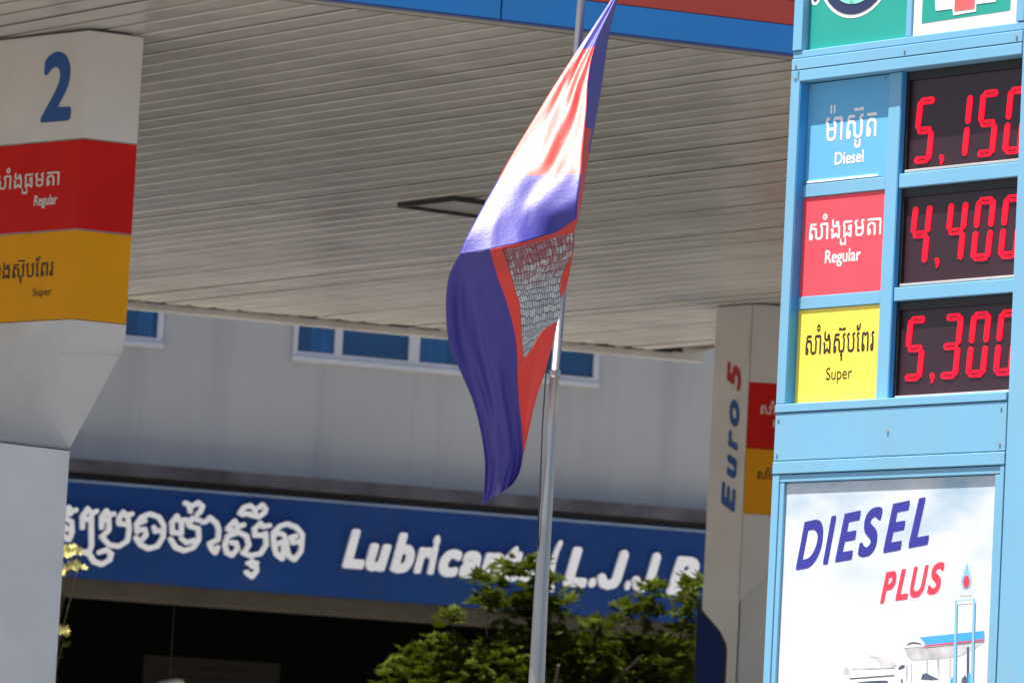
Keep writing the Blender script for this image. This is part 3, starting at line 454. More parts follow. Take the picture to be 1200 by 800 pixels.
'oil_mo': '-2285,4730,-2278,4730,-2270,4732,-2181,4770,-2171,4784,-2129,4854,-2127,4869,-2136,4964,-2140,4975,-2151,4985,-2220,5000,-2225,5002,-2226,5005,-2215,5025,-2210,5029,-2150,5016,-2138,5019,-2129,5027,-2126,5040,-2131,5054,-2140,5060,-2170,5068,-2174,5072,-2140,5098,-2131,5107,-2114,5160,-2112,5177,-2115,5185,-2121,5192,-2168,5222,-2180,5226,-2186,5225,-2195,5222,-2235,5189,-2296,5213,-2306,5212,-2313,5209,-2318,5205,-2323,5195,-2322,5184,-2316,5173,-2278,5155,-2268,5109,-2264,5102,-2256,5097,-2250,5095,-2240,5095,-2231,5100,-2227,5105,-2224,5117,-2227,5145,-2226,5149,-2208,5152,-2181,5172,-2173,5170,-2165,5164,-2163,5160,-2171,5135,-2178,5127,-2195,5114,-2201,5104,-2202,5090,-2196,5077,-2203,5076,-2221,5080,-2233,5077,-2240,5072,-2260,5044,-2273,5057,-2281,5059,-2293,5059,-2333,5049,-2338,5053,-2358,5084,-2370,5089,-2381,5087,-2388,5083,-2395,5075,-2438,5012,-2443,5002,-2443,4994,-2436,4970,-2430,4909,-2426,4897,-2420,4890,-2406,4886,-2328,4885,-2326,4884,-2335,4875,-2340,4864,-2340,4855,-2336,4847,-2296,4818,-2270,4802,-2260,4803,-2210,4823,-2205,4823,-2204,4820,-2207,4814,-2215,4806,-2275,4780,-2285,4778,-2351,4798,-2400,4862,-2408,4870,-2421,4872,-2430,4870,-2436,4864,-2442,4852,-2439,4839,-2381,4760,-2370,4753;-2265,4853,-2316,4885,-2302,4895,-2297,4907,-2302,4987,-2301,5005,-2295,5010,-2281,5012,-2283,4999,-2281,4989,-2276,4981,-2266,4974,-2258,4965,-2250,4959,-2183,4944,-2179,4927,-2175,4874,-2175,4870,-2178,4869,-2191,4876,-2203,4876,-2258,4853;-2381,4933,-2385,4936,-2387,4944,-2392,4995,-2376,5019,-2371,5018,-2366,5010,-2349,4994,-2346,4939,-2347,4935,-2351,4933',
'oil_aa': '-1988,4734,-1981,4734,-1974,4735,-1963,4746,-1943,4797,-1942,4811,-1946,4819,-1952,4825,-1959,4828,-1969,4828,-1976,4826,-1981,4821,-1991,4802,-1996,4800,-2001,4805,-2010,4824,-2002,4831,-1954,4857,-1945,4867,-1942,4881,-1940,4971,-1942,4979,-1969,5041,-2044,5094,-2056,5098,-2066,5095,-2092,5069,-2106,5055,-2132,5046,-2141,5039,-2146,5031,-2146,5024,-2144,5016,-2140,5009,-2132,5004,-2122,5002,-2086,5012,-2077,5017,-2056,5040,-2049,5041,-2007,5012,-1987,4967,-1989,4892,-1994,4888,-2057,4854,-2064,4846,-2066,4836,-2063,4822,-2034,4771,-1997,4739',
'oil_so': '-1621,4537,-1609,4538,-1599,4546,-1557,4607,-1553,4621,-1564,4667,-1558,4687,-1559,4696,-1562,4702,-1567,4707,-1576,4711,-1601,4711,-1612,4724,-1627,4731,-1616,4736,-1544,4754,-1534,4759,-1480,4849,-1475,4862,-1487,4969,-1489,4979,-1493,4986,-1504,4992,-1516,4993,-1526,4988,-1534,4976,-1537,4973,-1587,4970,-1592,4971,-1595,4974,-1596,4990,-1590,4999,-1567,5021,-1562,5019,-1551,5008,-1539,5005,-1469,5023,-1462,5027,-1457,5034,-1455,5041,-1456,5051,-1459,5057,-1464,5063,-1477,5067,-1529,5055,-1535,5059,-1554,5079,-1562,5082,-1569,5082,-1581,5076,-1622,5031,-1641,5017,-1645,5009,-1645,4994,-1638,4941,-1633,4931,-1625,4924,-1616,4921,-1531,4926,-1528,4922,-1522,4871,-1526,4862,-1564,4798,-1642,4777,-1662,4781,-1671,4787,-1670,4794,-1645,4841,-1643,4852,-1673,4939,-1677,4947,-1684,4953,-1756,4977,-1767,4986,-1769,4989,-1766,4991,-1741,5001,-1716,5011,-1706,5021,-1703,5029,-1704,5037,-1707,5044,-1712,5049,-1721,5054,-1731,5054,-1772,5040,-1778,5044,-1796,5074,-1804,5081,-1811,5083,-1821,5083,-1833,5076,-1886,5018,-1900,4999,-1901,4976,-1896,4963,-1887,4957,-1861,4952,-1857,4949,-1889,4933,-1898,4924,-1921,4841,-1921,4829,-1894,4759,-1887,4748,-1878,4742,-1829,4723,-1821,4721,-1812,4723,-1806,4727,-1799,4736,-1754,4794,-1750,4804,-1751,4817,-1768,4867,-1777,4879,-1789,4883,-1842,4883,-1851,4880,-1862,4872,-1863,4879,-1859,4893,-1849,4900,-1772,4932,-1764,4931,-1714,4913,-1693,4859,-1692,4852,-1717,4803,-1731,4794,-1737,4787,-1740,4779,-1739,4771,-1734,4761,-1726,4755,-1654,4730,-1637,4727,-1651,4708,-1669,4704,-1679,4698,-1684,4687,-1684,4677,-1680,4669,-1672,4662,-1666,4660,-1651,4659,-1647,4657,-1642,4642,-1634,4632,-1619,4630,-1606,4633,-1603,4627,-1604,4621,-1622,4595,-1629,4596,-1661,4618,-1671,4621,-1681,4620,-1689,4615,-1694,4607,-1696,4597,-1693,4587,-1685,4579,-1632,4542;-1834,4775,-1854,4785,-1872,4832,-1872,4842,-1866,4860,-1856,4843,-1842,4837,-1809,4835,-1806,4832,-1800,4817,-1801,4809,-1824,4779,-1829,4775;-1807,4992,-1836,4997,-1836,5002,-1828,5012,-1821,5018,-1817,5017,-1805,4997,-1804,4994;-1591,5091,-1582,5091,-1574,5095,-1514,5146,-1510,5154,-1502,5189,-1503,5206,-1542,5246,-1554,5252,-1569,5249,-1593,5229,-1606,5216,-1612,5200,-1617,5201,-1666,5235,-1674,5237,-1682,5236,-1742,5214,-1751,5209,-1761,5196,-1791,5146,-1793,5136,-1791,5126,-1782,5116,-1764,5112,-1751,5103,-1737,5103,-1692,5113,-1631,5100,-1622,5100,-1611,5103,-1601,5094;-1599,5137,-1601,5141,-1602,5147,-1599,5179,-1596,5181,-1587,5180,-1579,5181,-1562,5193,-1556,5194,-1551,5186,-1554,5172,-1594,5138;-1661,5154,-1694,5161,-1727,5156,-1728,5159,-1722,5169,-1711,5176,-1682,5187,-1676,5186,-1647,5164,-1647,5157,-1649,5153',
'oil_no': '-1339,4724,-1332,4724,-1324,4727,-1314,4737,-1312,4746,-1311,4784,-1309,4790,-1305,4787,-1300,4773,-1290,4763,-1225,4727,-1215,4724,-1205,4727,-1195,4736,-1136,4821,-1133,4879,-1133,4944,-1131,4961,-1132,4991,-1138,5001,-1195,5059,-1204,5066,-1212,5070,-1299,5094,-1314,5093,-1390,5065,-1442,5010,-1458,4989,-1459,4978,-1453,4901,-1450,4889,-1443,4878,-1446,4859,-1415,4779,-1407,4769,-1352,4731;-1227,4781,-1255,4797,-1261,4803,-1284,4903,-1313,4978,-1322,4986,-1335,4990,-1347,4998,-1380,4997,-1384,4998,-1386,5001,-1362,5026,-1302,5046,-1229,5025,-1184,4982,-1178,4973,-1179,4944,-1185,4941,-1222,4930,-1229,4931,-1229,4935,-1202,4948,-1197,4953,-1194,4961,-1193,4969,-1196,4978,-1201,4983,-1209,4988,-1224,4988,-1277,4968,-1286,4961,-1291,4953,-1291,4941,-1289,4934,-1259,4891,-1249,4881,-1242,4879,-1232,4879,-1187,4892,-1182,4891,-1180,4889,-1180,4866,-1183,4834,-1219,4783,-1222,4781;-1364,4796,-1376,4806,-1392,4848,-1389,4854,-1374,4863,-1357,4871,-1354,4869,-1353,4866,-1357,4798,-1359,4794;-1404,4902,-1406,4906,-1409,4939,-1407,4947,-1392,4950,-1359,4952,-1354,4951,-1350,4946,-1342,4926,-1342,4919,-1360,4921,-1399,4902',
}
FLAG = {
'A': [[(0.39,22.076,5.669),(0.394,22.08,5.674)],[(0.352,21.987,5.56),(0.371,21.99,5.565)],[(0.214,21.786,5.293),(0.29,21.798,5.317)],[(0.125,21.669,5.12),(0.266,21.67,5.15)],[(0.061,21.586,4.989),(0.264,21.551,4.994)],[(-0.038,21.455,4.784),(0.255,21.397,4.791)],[(-0.093,21.372,4.659),(-0.036,21.37,4.673),(0.035,21.359,4.679),(0.253,21.321,4.692)],[(-0.148,21.29,4.536),(-0.031,21.293,4.565),(0.111,21.292,4.586),(0.244,21.27,4.583)],[(-0.205,21.196,4.398),(-0.097,21.205,4.441),(0.044,21.255,4.487),(0.243,21.265,4.532)],[(-0.239,21.169,4.303),(-0.112,21.144,4.328),(0.011,21.173,4.367),(0.165,21.283,4.436),(0.244,21.265,4.496)]],
'B': [[(0.394,22.08,5.674),(0.402,22.12,5.685)],[(0.367,21.987,5.561),(0.389,22.407,5.645)],[(0.29,21.798,5.317),(0.351,22.218,5.411)],[(0.266,21.67,5.15),(0.335,22.09,5.222)],[(0.264,21.551,4.994),(0.315,21.971,5.048)],[(0.255,21.397,4.791),(0.291,21.817,4.855)],[(0.253,21.321,4.692),(0.277,21.741,4.739)],[(0.244,21.27,4.583),(0.267,21.69,4.628)],[(0.243,21.265,4.532),(0.256,21.685,4.553)],[(0.244,21.265,4.496),(0.241,21.685,4.493)]],
'C': [[(-0.239,21.169,4.303),(-0.112,21.144,4.328)],[(-0.278,21.294,4.226),(-0.075,21.319,4.24)],[(-0.286,21.417,4.114),(-0.03,21.452,4.146)],[(-0.266,21.547,3.97),(0.014,21.601,4.017)],[(-0.214,21.631,3.869),(0.028,21.695,3.903)],[(-0.154,21.719,3.753),(0.043,21.798,3.768)],[(-0.115,21.801,3.635),(0.064,21.892,3.649)],[(-0.09,21.879,3.515),(0.073,21.955,3.556)],[(-0.086,21.953,3.396),(0.062,21.97,3.479)],[(-0.092,21.97,3.327),(0.032,21.97,3.422)]],
'D0': [[(-0.063,21.14,4.342),(0.011,21.173,4.367),(0.165,21.283,4.436),(0.244,21.265,4.496)],[(-0.059,21.212,4.339),(0.022,21.283,4.369),(0.17,21.365,4.429),(0.238,21.355,4.449)]],
'D1': [[(-0.112,21.144,4.328),(-0.063,21.14,4.342)],[(-0.075,21.319,4.24),(-0.022,21.354,4.262)],[(-0.03,21.452,4.146),(0.024,21.51,4.149)],[(0.014,21.601,4.017),(0.044,21.644,4.001)],[(0.028,21.695,3.903),(0.055,21.697,3.942)]],
'D2': [[(-0.059,21.212,4.339),(0.022,21.283,4.369),(0.17,21.365,4.429),(0.238,21.355,4.449)],[(-0.022,21.354,4.262),(0.236,21.448,4.374)],[(-0.001,21.432,4.207),(0.192,21.549,4.268)],[(0.024,21.51,4.149),(0.197,21.614,4.196)],[(0.037,21.595,4.057),(0.191,21.682,4.112)],[(0.044,21.644,4.001),(0.125,21.676,4.06)],[(0.055,21.697,3.942),(0.065,21.699,3.953)]],
'D3': [[(0.055,21.697,3.942),(0.082,21.703,3.973),(0.125,21.676,4.06),(0.191,21.682,4.112)],[(0.028,21.695,3.903),(0.078,21.737,3.918),(0.155,21.791,3.928)],[(0.043,21.798,3.768),(0.118,21.852,3.796)],[(0.064,21.892,3.649),(0.093,21.913,3.66)],[(0.073,21.955,3.556),(0.077,21.956,3.56)]],
'D4': [[(0.236,21.448,4.374),(0.239,21.444,4.378)],[(0.211,21.5,4.321),(0.232,21.501,4.323)],[(0.192,21.549,4.268),(0.222,21.556,4.263)],[(0.197,21.614,4.196),(0.201,21.614,4.196)]],
}

def glyph(k):
    return [[(float(a) / 1000, float(b) / 1000) for a, b in zip(l.split(',')[0::2], l.split(',')[1::2])] for l in GLYPHS[k].split(';')]
def gbounds(L):
    xs = [p[0] for l in L for p in l]; ys = [p[1] for l in L for p in l]
    return min(xs), max(xs), min(ys), max(ys)
def fit(L, x0, x1, z0, z1, slope=0.0, ybase=None):
    """transform that lays a printed word into the rectangle, with its baseline rising by slope"""
    a, b, c, d = gbounds(L)
    if ybase is not None: c, d = ybase
    return lambda p: (x0 + (p[0] - a) / (b - a) * (x1 - x0), z0 + (p[1] - c) / (d - c) * (z1 - z0) + slope * ((p[0] - a) / (b - a) * (x1 - x0)))

def capsule(x0, z0, x1, z1, r, n=5):
    """rounded bar outline between two points"""
    a = math.atan2(z1 - z0, x1 - x0); P = []
    for i in range(n + 1):
        t = a - math.pi / 2 + math.pi * i / n; P.append((x1 + r * math.cos(t), z1 + r * math.sin(t)))
    for i in range(n + 1):
        t = a + math.pi / 2 + math.pi * i / n; P.append((x0 + r * math.cos(t), z0 + r * math.sin(t)))
    return P
def disc(cx, cz, rx, rz=None, n=40):
    rz = rz or rx
    return [(cx + rx * math.cos(2 * math.pi * i / n), cz + rz * math.sin(2 * math.pi * i / n)) for i in range(n)]

# ------------------------------------------------------------------ ground
g = MB(); NN = 24; S = 900
for i in range(NN + 1):
    for j in range(NN + 1): g.v.append((-S + 2 * S * i / NN, -S + 2 * S * j / NN, 0))
for i in range(NN):
    for j in range(NN):
        a = i * (NN + 1) + j; g.f.append((a, a + NN + 1, a + NN + 2, a + 1)); g.mi.append(0)
structure(g.build('ground', M['concrete']))
def gsheet(name, x0, x1, y0, y1, z, m_, n=8):
    mb = MB()
    for i in range(n + 1):
        for j in range(n + 1): mb.v.append((x0 + (x1 - x0) * i / n, y0 + (y1 - y0) * j / n, z))
    for i in range(n):
        for j in range(n):
            a = i * (n + 1) + j; mb.f.append((a, a + n + 1, a + n + 2, a + 1)); mb.mi.append(0)
    structure(mb.build(name, M[m_]))
gsheet('forecourt', -14, 9, 21, 40.2, 0.004, 'asphalt')  # unseen sheet, kept dark to cut ground bounce onto the pillars
gsheet('yard_bounce_sheet', -40, 40, 40.2, 47.4, 0.004, 'paleconcrete')  # unseen pale sheet added to bounce sunlight onto the building

# ------------------------------------------------------------------ building with the lubricants sign
BA = math.atan2(0.3437, 0.9391)
bld = thing('service_building', 'pale grey building with high blue windows and a lettered fascia over a dark garage', 'building', (-0.76, 48.0, 0), BA)
X0, X1 = -22.0, 20.0
Z_W0, Z_W1 = 6.64, 7.62       # window band
rows = [(-4.60, -2.635), (-1.365, 1.698), (3.4, 5.6), (-9.2, -6.6), (7.0, 10.2), (-14.5, -11.6), (12.4, 15.6)]
w = MB()
w.box(X0, X1, 0, 0.25, 5.50, Z_W0)
w.box(X0, X1, 0, 0.25, Z_W1, 10.5)
xs = sorted(rows); cur = X0
for a, b in xs:
    w.box(cur, a, 0.0015, 0.248, Z_W0 - 0.002, Z_W1 + 0.002); cur = b
w.box(cur, X1, 0.0015, 0.248, Z_W0 - 0.002, Z_W1 + 0.002)
w.box(X0, X0 + 0.25, 0.25, 12, 0, 10.5); w.box(X1 - 0.25, X1, 0.25, 12, 0, 10.5); w.box(X0 + 0.25, X1 - 0.25, 11.75, 12, 0, 10.5)
w.box(X0, -9.5, 0.0, 0.25, 0, 4.41); w.box(12.0, X1, 0, 0.25, 0, 4.41)
w.build('wall', M['wall'], bld)
bx('roof', M['ledge'], bld, X0 - 0.15, X1 + 0.15, -0.15, 12.15, 10.5, 10.7)
bx('upper_floor', M['dark'], bld, X0 + 0.25, X1 - 0.25, 0.25, 11.75, 5.35, 5.5)
bx('window_backing', M['roomblue'], bld, X0 + 0.26, X1 - 0.26, 1.5, 1.6, 5.51, 9.0)
for a, b in rows:
    fr = MB(); fw_ = 0.045
    fr.box(a, b, -0.02, 0.06, Z_W0, Z_W0 + 0.05); fr.box(a, b, -0.02, 0.06, Z_W1 - 0.05, Z_W1)
    if (a, b) == (-1.365, 1.698):
        ms = [(-1.365, -1.322), (-0.957, -0.885), (-0.221, -0.118), (0.52, 0.57), (1.10, 1.14), (1.648, 1.698)]
    else:
        n = max(2, round((b - a) / 0.7)); ms = [(a + (b - a - 0.05) * i / n, a + (b - a - 0.05) * i / n + 0.05) for i in range(n + 1)]
    for p, q in ms: fr.box(p, q, -0.022, 0.058, Z_W0 + 0.05, Z_W1 - 0.05)
    fo = fr.build('window', M['winframe'], bld)
    for i in range(len(ms) - 1):
        p, q = ms[i][1], ms[i + 1][0]
        bx('pane', M['glass'], fo, p, q, 0.02, 0.026, Z_W0 + 0.05, Z_W1 - 0.05)
        if (a, b) != (-1.365, 1.698) or i in (0, 2):
            c = MB(); x = p + (q - p) * (0.40 if i == 0 else 0.0); e = p + (q - p) * (0.98 if i == 0 else 0.45)
            if (a, b) == (-4.60, -2.635) and i == 2: x, e = p + 0.42, p + 0.55
            k = 0
            while x < e:
                c.box(x, min(e, x + 0.05), 0.034 + 0.008 * (k % 2), 0.046 + 0.008 * (k % 2), Z_W0 + 0.02, Z_W1 - 0.02); x += 0.05; k += 1
            c.build('curtain', M['curtain'], fo)
    bx('window_sill', M['winframe'], bld, a - 0.005, b + 0.005, -0.045, 0.02, Z_W0 - 0.045, Z_W0 - 0.002)
lg = MB(); lg.box(X0, X1, -0.22, 0.10, 5.385, 5.50); lg.build('ledge', M['ledge'], bld)
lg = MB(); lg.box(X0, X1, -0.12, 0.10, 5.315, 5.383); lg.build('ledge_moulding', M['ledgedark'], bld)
bo = MB(); bo.box(X0, X1, -0.16, 0.1, 4.42, 5.285); board = bo.build('sign_board', M['board'], bld)
MB().box(X0, X1, -0.172, 0.1, 5.287, 5.313).build('board_edge', M['boardedge'], bld)
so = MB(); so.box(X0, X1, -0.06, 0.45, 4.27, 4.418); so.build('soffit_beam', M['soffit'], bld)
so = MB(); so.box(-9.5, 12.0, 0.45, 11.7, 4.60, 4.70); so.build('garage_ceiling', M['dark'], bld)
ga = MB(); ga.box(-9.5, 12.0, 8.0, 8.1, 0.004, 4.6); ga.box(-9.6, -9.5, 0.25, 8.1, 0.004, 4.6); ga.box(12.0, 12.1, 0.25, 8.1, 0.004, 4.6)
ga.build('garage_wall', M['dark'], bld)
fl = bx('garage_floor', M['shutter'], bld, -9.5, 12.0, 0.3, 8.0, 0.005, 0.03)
sh_ = MB()
for i in range(15):
    sh_.box(-1.75, -0.35, 3.0 + 0.008 * (i % 2), 3.05, 2.42 + 0.10 * i, 2.515 + 0.10 * i)
sh_.build('roller_shutter', M['shutter'], bld)
# raised letters
BOARD_D = -0.16
for k in ('e', 'ro', 'ba', 'ngo', 'mo', 'aa', 'so', 'no'):
    MB().sheet(glyph('oil_' + k), BOARD_D - 0.045, 0.044, T=lambda p: (p[0] - 0.075, p[1] - 0.014)).build('letter', M['letter'], board, bevel=0.006)
def latin(chars, bx0, positions, zb, zt):
    for ch, (xa, xb, z0, z1) in zip(chars, positions):
        L = glyph('sign_' + ch)
        MB().sheet(L, BOARD_D - 0.045, 0.044, T=fit(L, xa - 0.075, xb - 0.075, z0 - 0.014, z1 - 0.014)).build('letter', M['letter'], board, bevel=0.005)
ZB, ZC, ZX = 4.705, 5.075, 4.955
latin('Lubricants', 0, [(-0.742, -0.533, ZB, ZC), (-0.518, -0.280, ZB - .01, ZX), (-0.272, -0.045, ZB - .01, ZC), (-0.038, 0.140, ZB, ZX), (0.098, 0.200, ZB, ZC),
      (0.205, 0.425, ZB - .01, ZX), (0.410, 0.615, ZB - .01, ZX), (0.615, 0.855, ZB, ZX), (0.862, 1.030, ZB - .01, 5.03), (1.005, 1.180, ZB - .01, ZX)], 0, 0)
latin('(L.J.J', 0, [(1.312, 1.425, 4.63, 5.12), (1.458, 1.690, 4.69, 5.07), (1.712, 1.785, 4.70, 4.79), (1.80, 2.10, 4.69, 5.075), (2.085, 2.135, 4.70, 4.79), (2.15, 2.43, 4.69, 5.075)], 0, 0)
latin('B', 0, [(2.515, 2.830, 4.69, 5.06)], 0, 0)

wl = thing('work_lamp', 'small pale lamp head hanging in the dark of the garage', 'lamp', (-3.06, 48.45, 3.55), BA)
MB().tube([(0, 0, 0.04), (0.0, 0, 1.05)], 0.004, 6).build('cord', M['darktrim'], wl)
MB().tube([(-0.14, 0, -0.05), (-0.10, 0, -0.02), (0.07, 0, 0.03), (0.13, 0, 0.04)], [0.03, 0.055, 0.055, 0.03], 12).build('lamp_head', M['logogrey'], wl, smooth=True)

# ------------------------------------------------------------------ canopy
KE = 0.38
ed = Vector((1, KE, 0)).normalized()            # along the eaves
sd = Vector((1, -1.25, 0)).normalized()         # along the ceiling panels
NE = Vector((1.41, 27.33, 0))                   # a point on the near eave
FE = Vector((0.0, 41.90, 0))                    # a point on the far eave
can = thing('fuel_canopy', 'wide flat fuel canopy with beige slatted ceiling and a blue and red fascia above it', 'canopy', (NE.x, NE.y, 6.3), math.atan2(KE, 1))
inv = Matrix.Rotation(-math.atan2(KE, 1), 3, 'Z')
def tc(p): return inv @ (Vector(p) - Vector((NE.x, NE.y, 6.3)))
DEPTH = tc((FE.x, FE.y, 6.3)).y
XL, XR = -11.0, 5.6
bx('roof_deck', M['deck'], can, XL, XR, 0.0, DEPTH + 0.02, 0.045, 0.55)
# ceiling panels: shared mesh, sheared ends so that they follow the eaves
ls = inv @ sd
t = (DEPTH - 0.30) / -ls.y                       # run from the far eave trim to the near one
run = -ls * t                                     # vector near -> far along the panel (points left and back)
W = 0.203; ang = abs(ls.cross(Vector((1, 0, 0))).z); step = W / ang
pr = [(-0.5, 0.007), (-0.47, 0.001), (-0.45, 0.0), (0.24, 0.0), (0.27, 0.006), (0.5, 0.007)]   # tray profile, last strip is the joint, painted dark as seam shade
vs = []; fs = []
NS = 24
for i in range(NS + 1):
    o = Vector((0, 0.285, 0)) + run * (i / NS)
    o.x = run.x * (i / NS)
    for a, z in pr: vs.append((o.x + a * step, o.y, z))
k = len(pr)
for i in range(NS):
    for j in range(k - 1):
        fs.append((i * k + j, (i + 1) * k + j, (i + 1) * k + j + 1, i * k + j + 1))
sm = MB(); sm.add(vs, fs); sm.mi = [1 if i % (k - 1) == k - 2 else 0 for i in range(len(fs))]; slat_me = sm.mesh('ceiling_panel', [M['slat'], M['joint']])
x = XL + 0.3
first = True
n_pan = int((XR - XL + abs(run.x)) / step)
for i in range(n_pan):
    xx = XL + i * step
    if xx > XR + abs(run.x) - 0.5: break
    # only panels whose whole length lies over the forecourt in view
    if xx - abs(run.x) > XR - 0.3 or xx < -8.0: continue
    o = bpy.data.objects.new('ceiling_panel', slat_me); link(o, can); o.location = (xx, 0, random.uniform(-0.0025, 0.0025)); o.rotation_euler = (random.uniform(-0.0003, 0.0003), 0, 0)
# eave trims and fascia
bx('eave_trim', M['trim'], can, XL, XR, 0.012, 0.22, -0.012, 0.043)
bx('eave_gutter_lip', M['darktrim'], can, XL, XR, 0.225, 0.275, -0.006, 0.040)
bx('eave_trim', M['slat'], can, XL, XR, DEPTH + 0.03, DEPTH + 0.16, -0.06, 0.5)
sc_ = MB()
for i in range(int((XR - XL) / 0.26)):
    a = XL + i * 0.26
    sc_.box(a, a + 0.17, DEPTH - 0.012, DEPTH + 0.018, -0.008, 0.04); sc_.box(a + 0.17, a + 0.26, DEPTH - 0.010, DEPTH + 0.018, 0.004, 0.04)
so = sc_.build('panel_end_strip', M['darktrim'], can)
PW = 2.2
xs0 = -1.685 - PW * 4
for i in range(9):
    a = xs0 + i * PW + 0.004; b = a + PW - 0.008
    a = max(a, XL); b = min(b, XR)
    MB().box(a, b, -0.05, 0.0, -0.028, 0.125).build('fascia_panel', M['fasciablue'], can, bevel=0.004)
    MB().box(a, b, -0.048, 0.0, 0.129, 0.262).build('fascia_panel', M['fasciared'], can, bevel=0.004)
    MB().box(a, b, -0.05, 0.0, 0.266, 0.70).build('fascia_panel', M['fasciablue'], can, bevel=0.004)
bx('fascia_shadow_edge', M['fasciashade'], can, XL, XR, -0.046, 0.010, -0.036, -0.0285)  # navy strip paints in the shadow edge below the fascia
bx('roof_sheet', M['trim'], can, XL, XR, 0.001, DEPTH + 0.16, 0.551, 0.60)
# ceiling hatch
ht = MB(); hl = Vector((-0.82, 34.21, 0)); hs = sd; hn = Vector((0.58, 0.37, 0)).normalized()
def hp(a, b, z):
    q = tc(hl + hs * a + hn * b + Vector((0, 0, 6.3 + z))); return tuple(q)
def hbar(a0, a1, b0, b1, z0, z1, mb):
    P = [hp(a0, b0, z0), hp(a1, b0, z0), hp(a1, b1, z0), hp(a0, b1, z0), hp(a0, b0, z1), hp(a1, b0, z1), hp(a1, b1, z1), hp(a0, b1, z1)]
    mb.add(P, [(0, 3, 2, 1), (4, 5, 6, 7), (0, 1, 5, 4), (1, 2, 6, 5), (2, 3, 7, 6), (3, 0, 4, 7)])
A_, B_ = 0.62, 0.85
for q in ((0, A_, 0, 0.022), (0, A_, B_ - 0.022, B_), (0, 0.022, 0.022, B_ - 0.022), (A_ - 0.022, A_, 0.022, B_ - 0.022)): hbar(*q, -0.032, -0.001, ht)
hat = ht.build('ceiling_hatch', M['darktrim'], can)
h2 = MB(); hbar(0.023, A_ - 0.023, 0.023, B_ - 0.023, -0.010, -0.003, h2); h2.build('hatch_door', M['slat'], hat)

# ------------------------------------------------------------------ pillars
def wall_prism(mb, plan, z0, z1, mi=0):
    n = len(plan)
    vs = [(p[0], p[1], z0) for p in plan] + [(p[0], p[1], z1) for p in plan]
    mb.add(vs, [tuple(range(n))[::-1], tuple(range(n, 2 * n))] + [(i, (i + 1) % n, (i + 1) % n + n, i + n) for i in range(n)], mi)
    return mb
kL = Vector((-1, 0.91, 0)).normalized(); kR = Vector((1, 0.46, 0)).normalized()
C2 = Vector((-2.41, 27.81, 0))
pil = thing('canopy_pillar', 'near white canopy pillar marked 2 with red and yellow bands, by the left edge', 'pillar', (C2.x, C2.y, 0), 0, 'pillars carrying the fuel canopy')
LW, RW = 0.95, 0.32
back = kL * LW + kR * RW
plan = [Vector((0, 0, 0)), kR * RW, back, kL * LW]
for name, z0, z1, m_ in (('white_panel', 5.691, 6.285, 'white'), ('red_panel', 5.188, 5.683, 'red'), ('yellow_panel', 4.690, 5.180, 'yellow')):
    wall_prism(MB(), [(p.x, p.y) for p in plan], z0, z1).build(name, M[m_], pil, bevel=0.004)
ins = [(p.x * 0.985 + 0.0, p.y * 0.985 + 0.006) for p in plan]
wall_prism(MB(), ins, 4.692, 6.29).build('core', M['seam'], pil)
for a in (0.03, 0.20):
    MB().tube([tuple(kR * (a + 0.0) + Vector((0.0, 0.02, 6.287))), tuple(kR * (a + 0.06) + Vector((0, 0.02, 6.287)))], 0.008, 6).build('fixing_clip', M['darktrim'], pil)
# curved shoulder and slanted underside down to the post
Z = Vector((0, 0, 1))
def L_(p): return Vector(p) - C2
A0 = Vector((0, 0, 4.686)); B0 = kR * RW + Z * 4.686; LF0 = kL * LW + Z * 4.686
ring = [(A0, B0)]
ring += [(L_((-2.413, 27.817, 4.600)), L_((-2.121, 27.945, 4.618))), (L_((-2.424, 27.828, 4.545)), L_((-2.126, 27.942, 4.565))), (L_((-2.452, 27.852, 4.508)), L_((-2.133, 27.938, 4.530))), (L_((-2.487, 27.884, 4.484)), L_((-2.145, 27.930, 4.507)))]
P1 = L_((-2.66, 28.041, 4.331)); P00 = L_((-3.30, 28.62, 4.02)); Q = L_((-2.383, 27.90, 3.992))
sh2 = MB(); vs = []; fs = []
for a, b in ring: vs += [a, b]
for i in range(len(ring) - 1): fs.append((2 * i, 2 * i + 1, 2 * i + 3, 2 * i + 2))
n = len(vs); r = len(ring) - 1
vs += [P1, Q, LF0, P00, back + Z * 4.686, L_((-2.60, 28.9, 4.02)), L_((-3.25, 28.50, 3.96))]
iP1, iQ, iLF, iP0, iBK, iBB, iSL = range(n, n + 7)
fs.append((2 * r, 2 * r + 1, iQ, iP1))                                 # slanted underside
fs.append((0,) + tuple(2 * i for i in range(1, r + 1)) + (iP1, iP0, iLF))  # left face
fs.append((iP1, iQ, iSL, iP0))
fs.append(tuple(2 * i + 1 for i in range(r, -1, -1)) + (iBK, iBB, iQ))   # right/back side
fs.append((iLF, iP0, iBB, iBK))
so_ = sh2.add(vs, fs).build('shoulder', M['white'], pil, smooth=True)
so_.data.set_sharp_from_angle(angle=R(13))
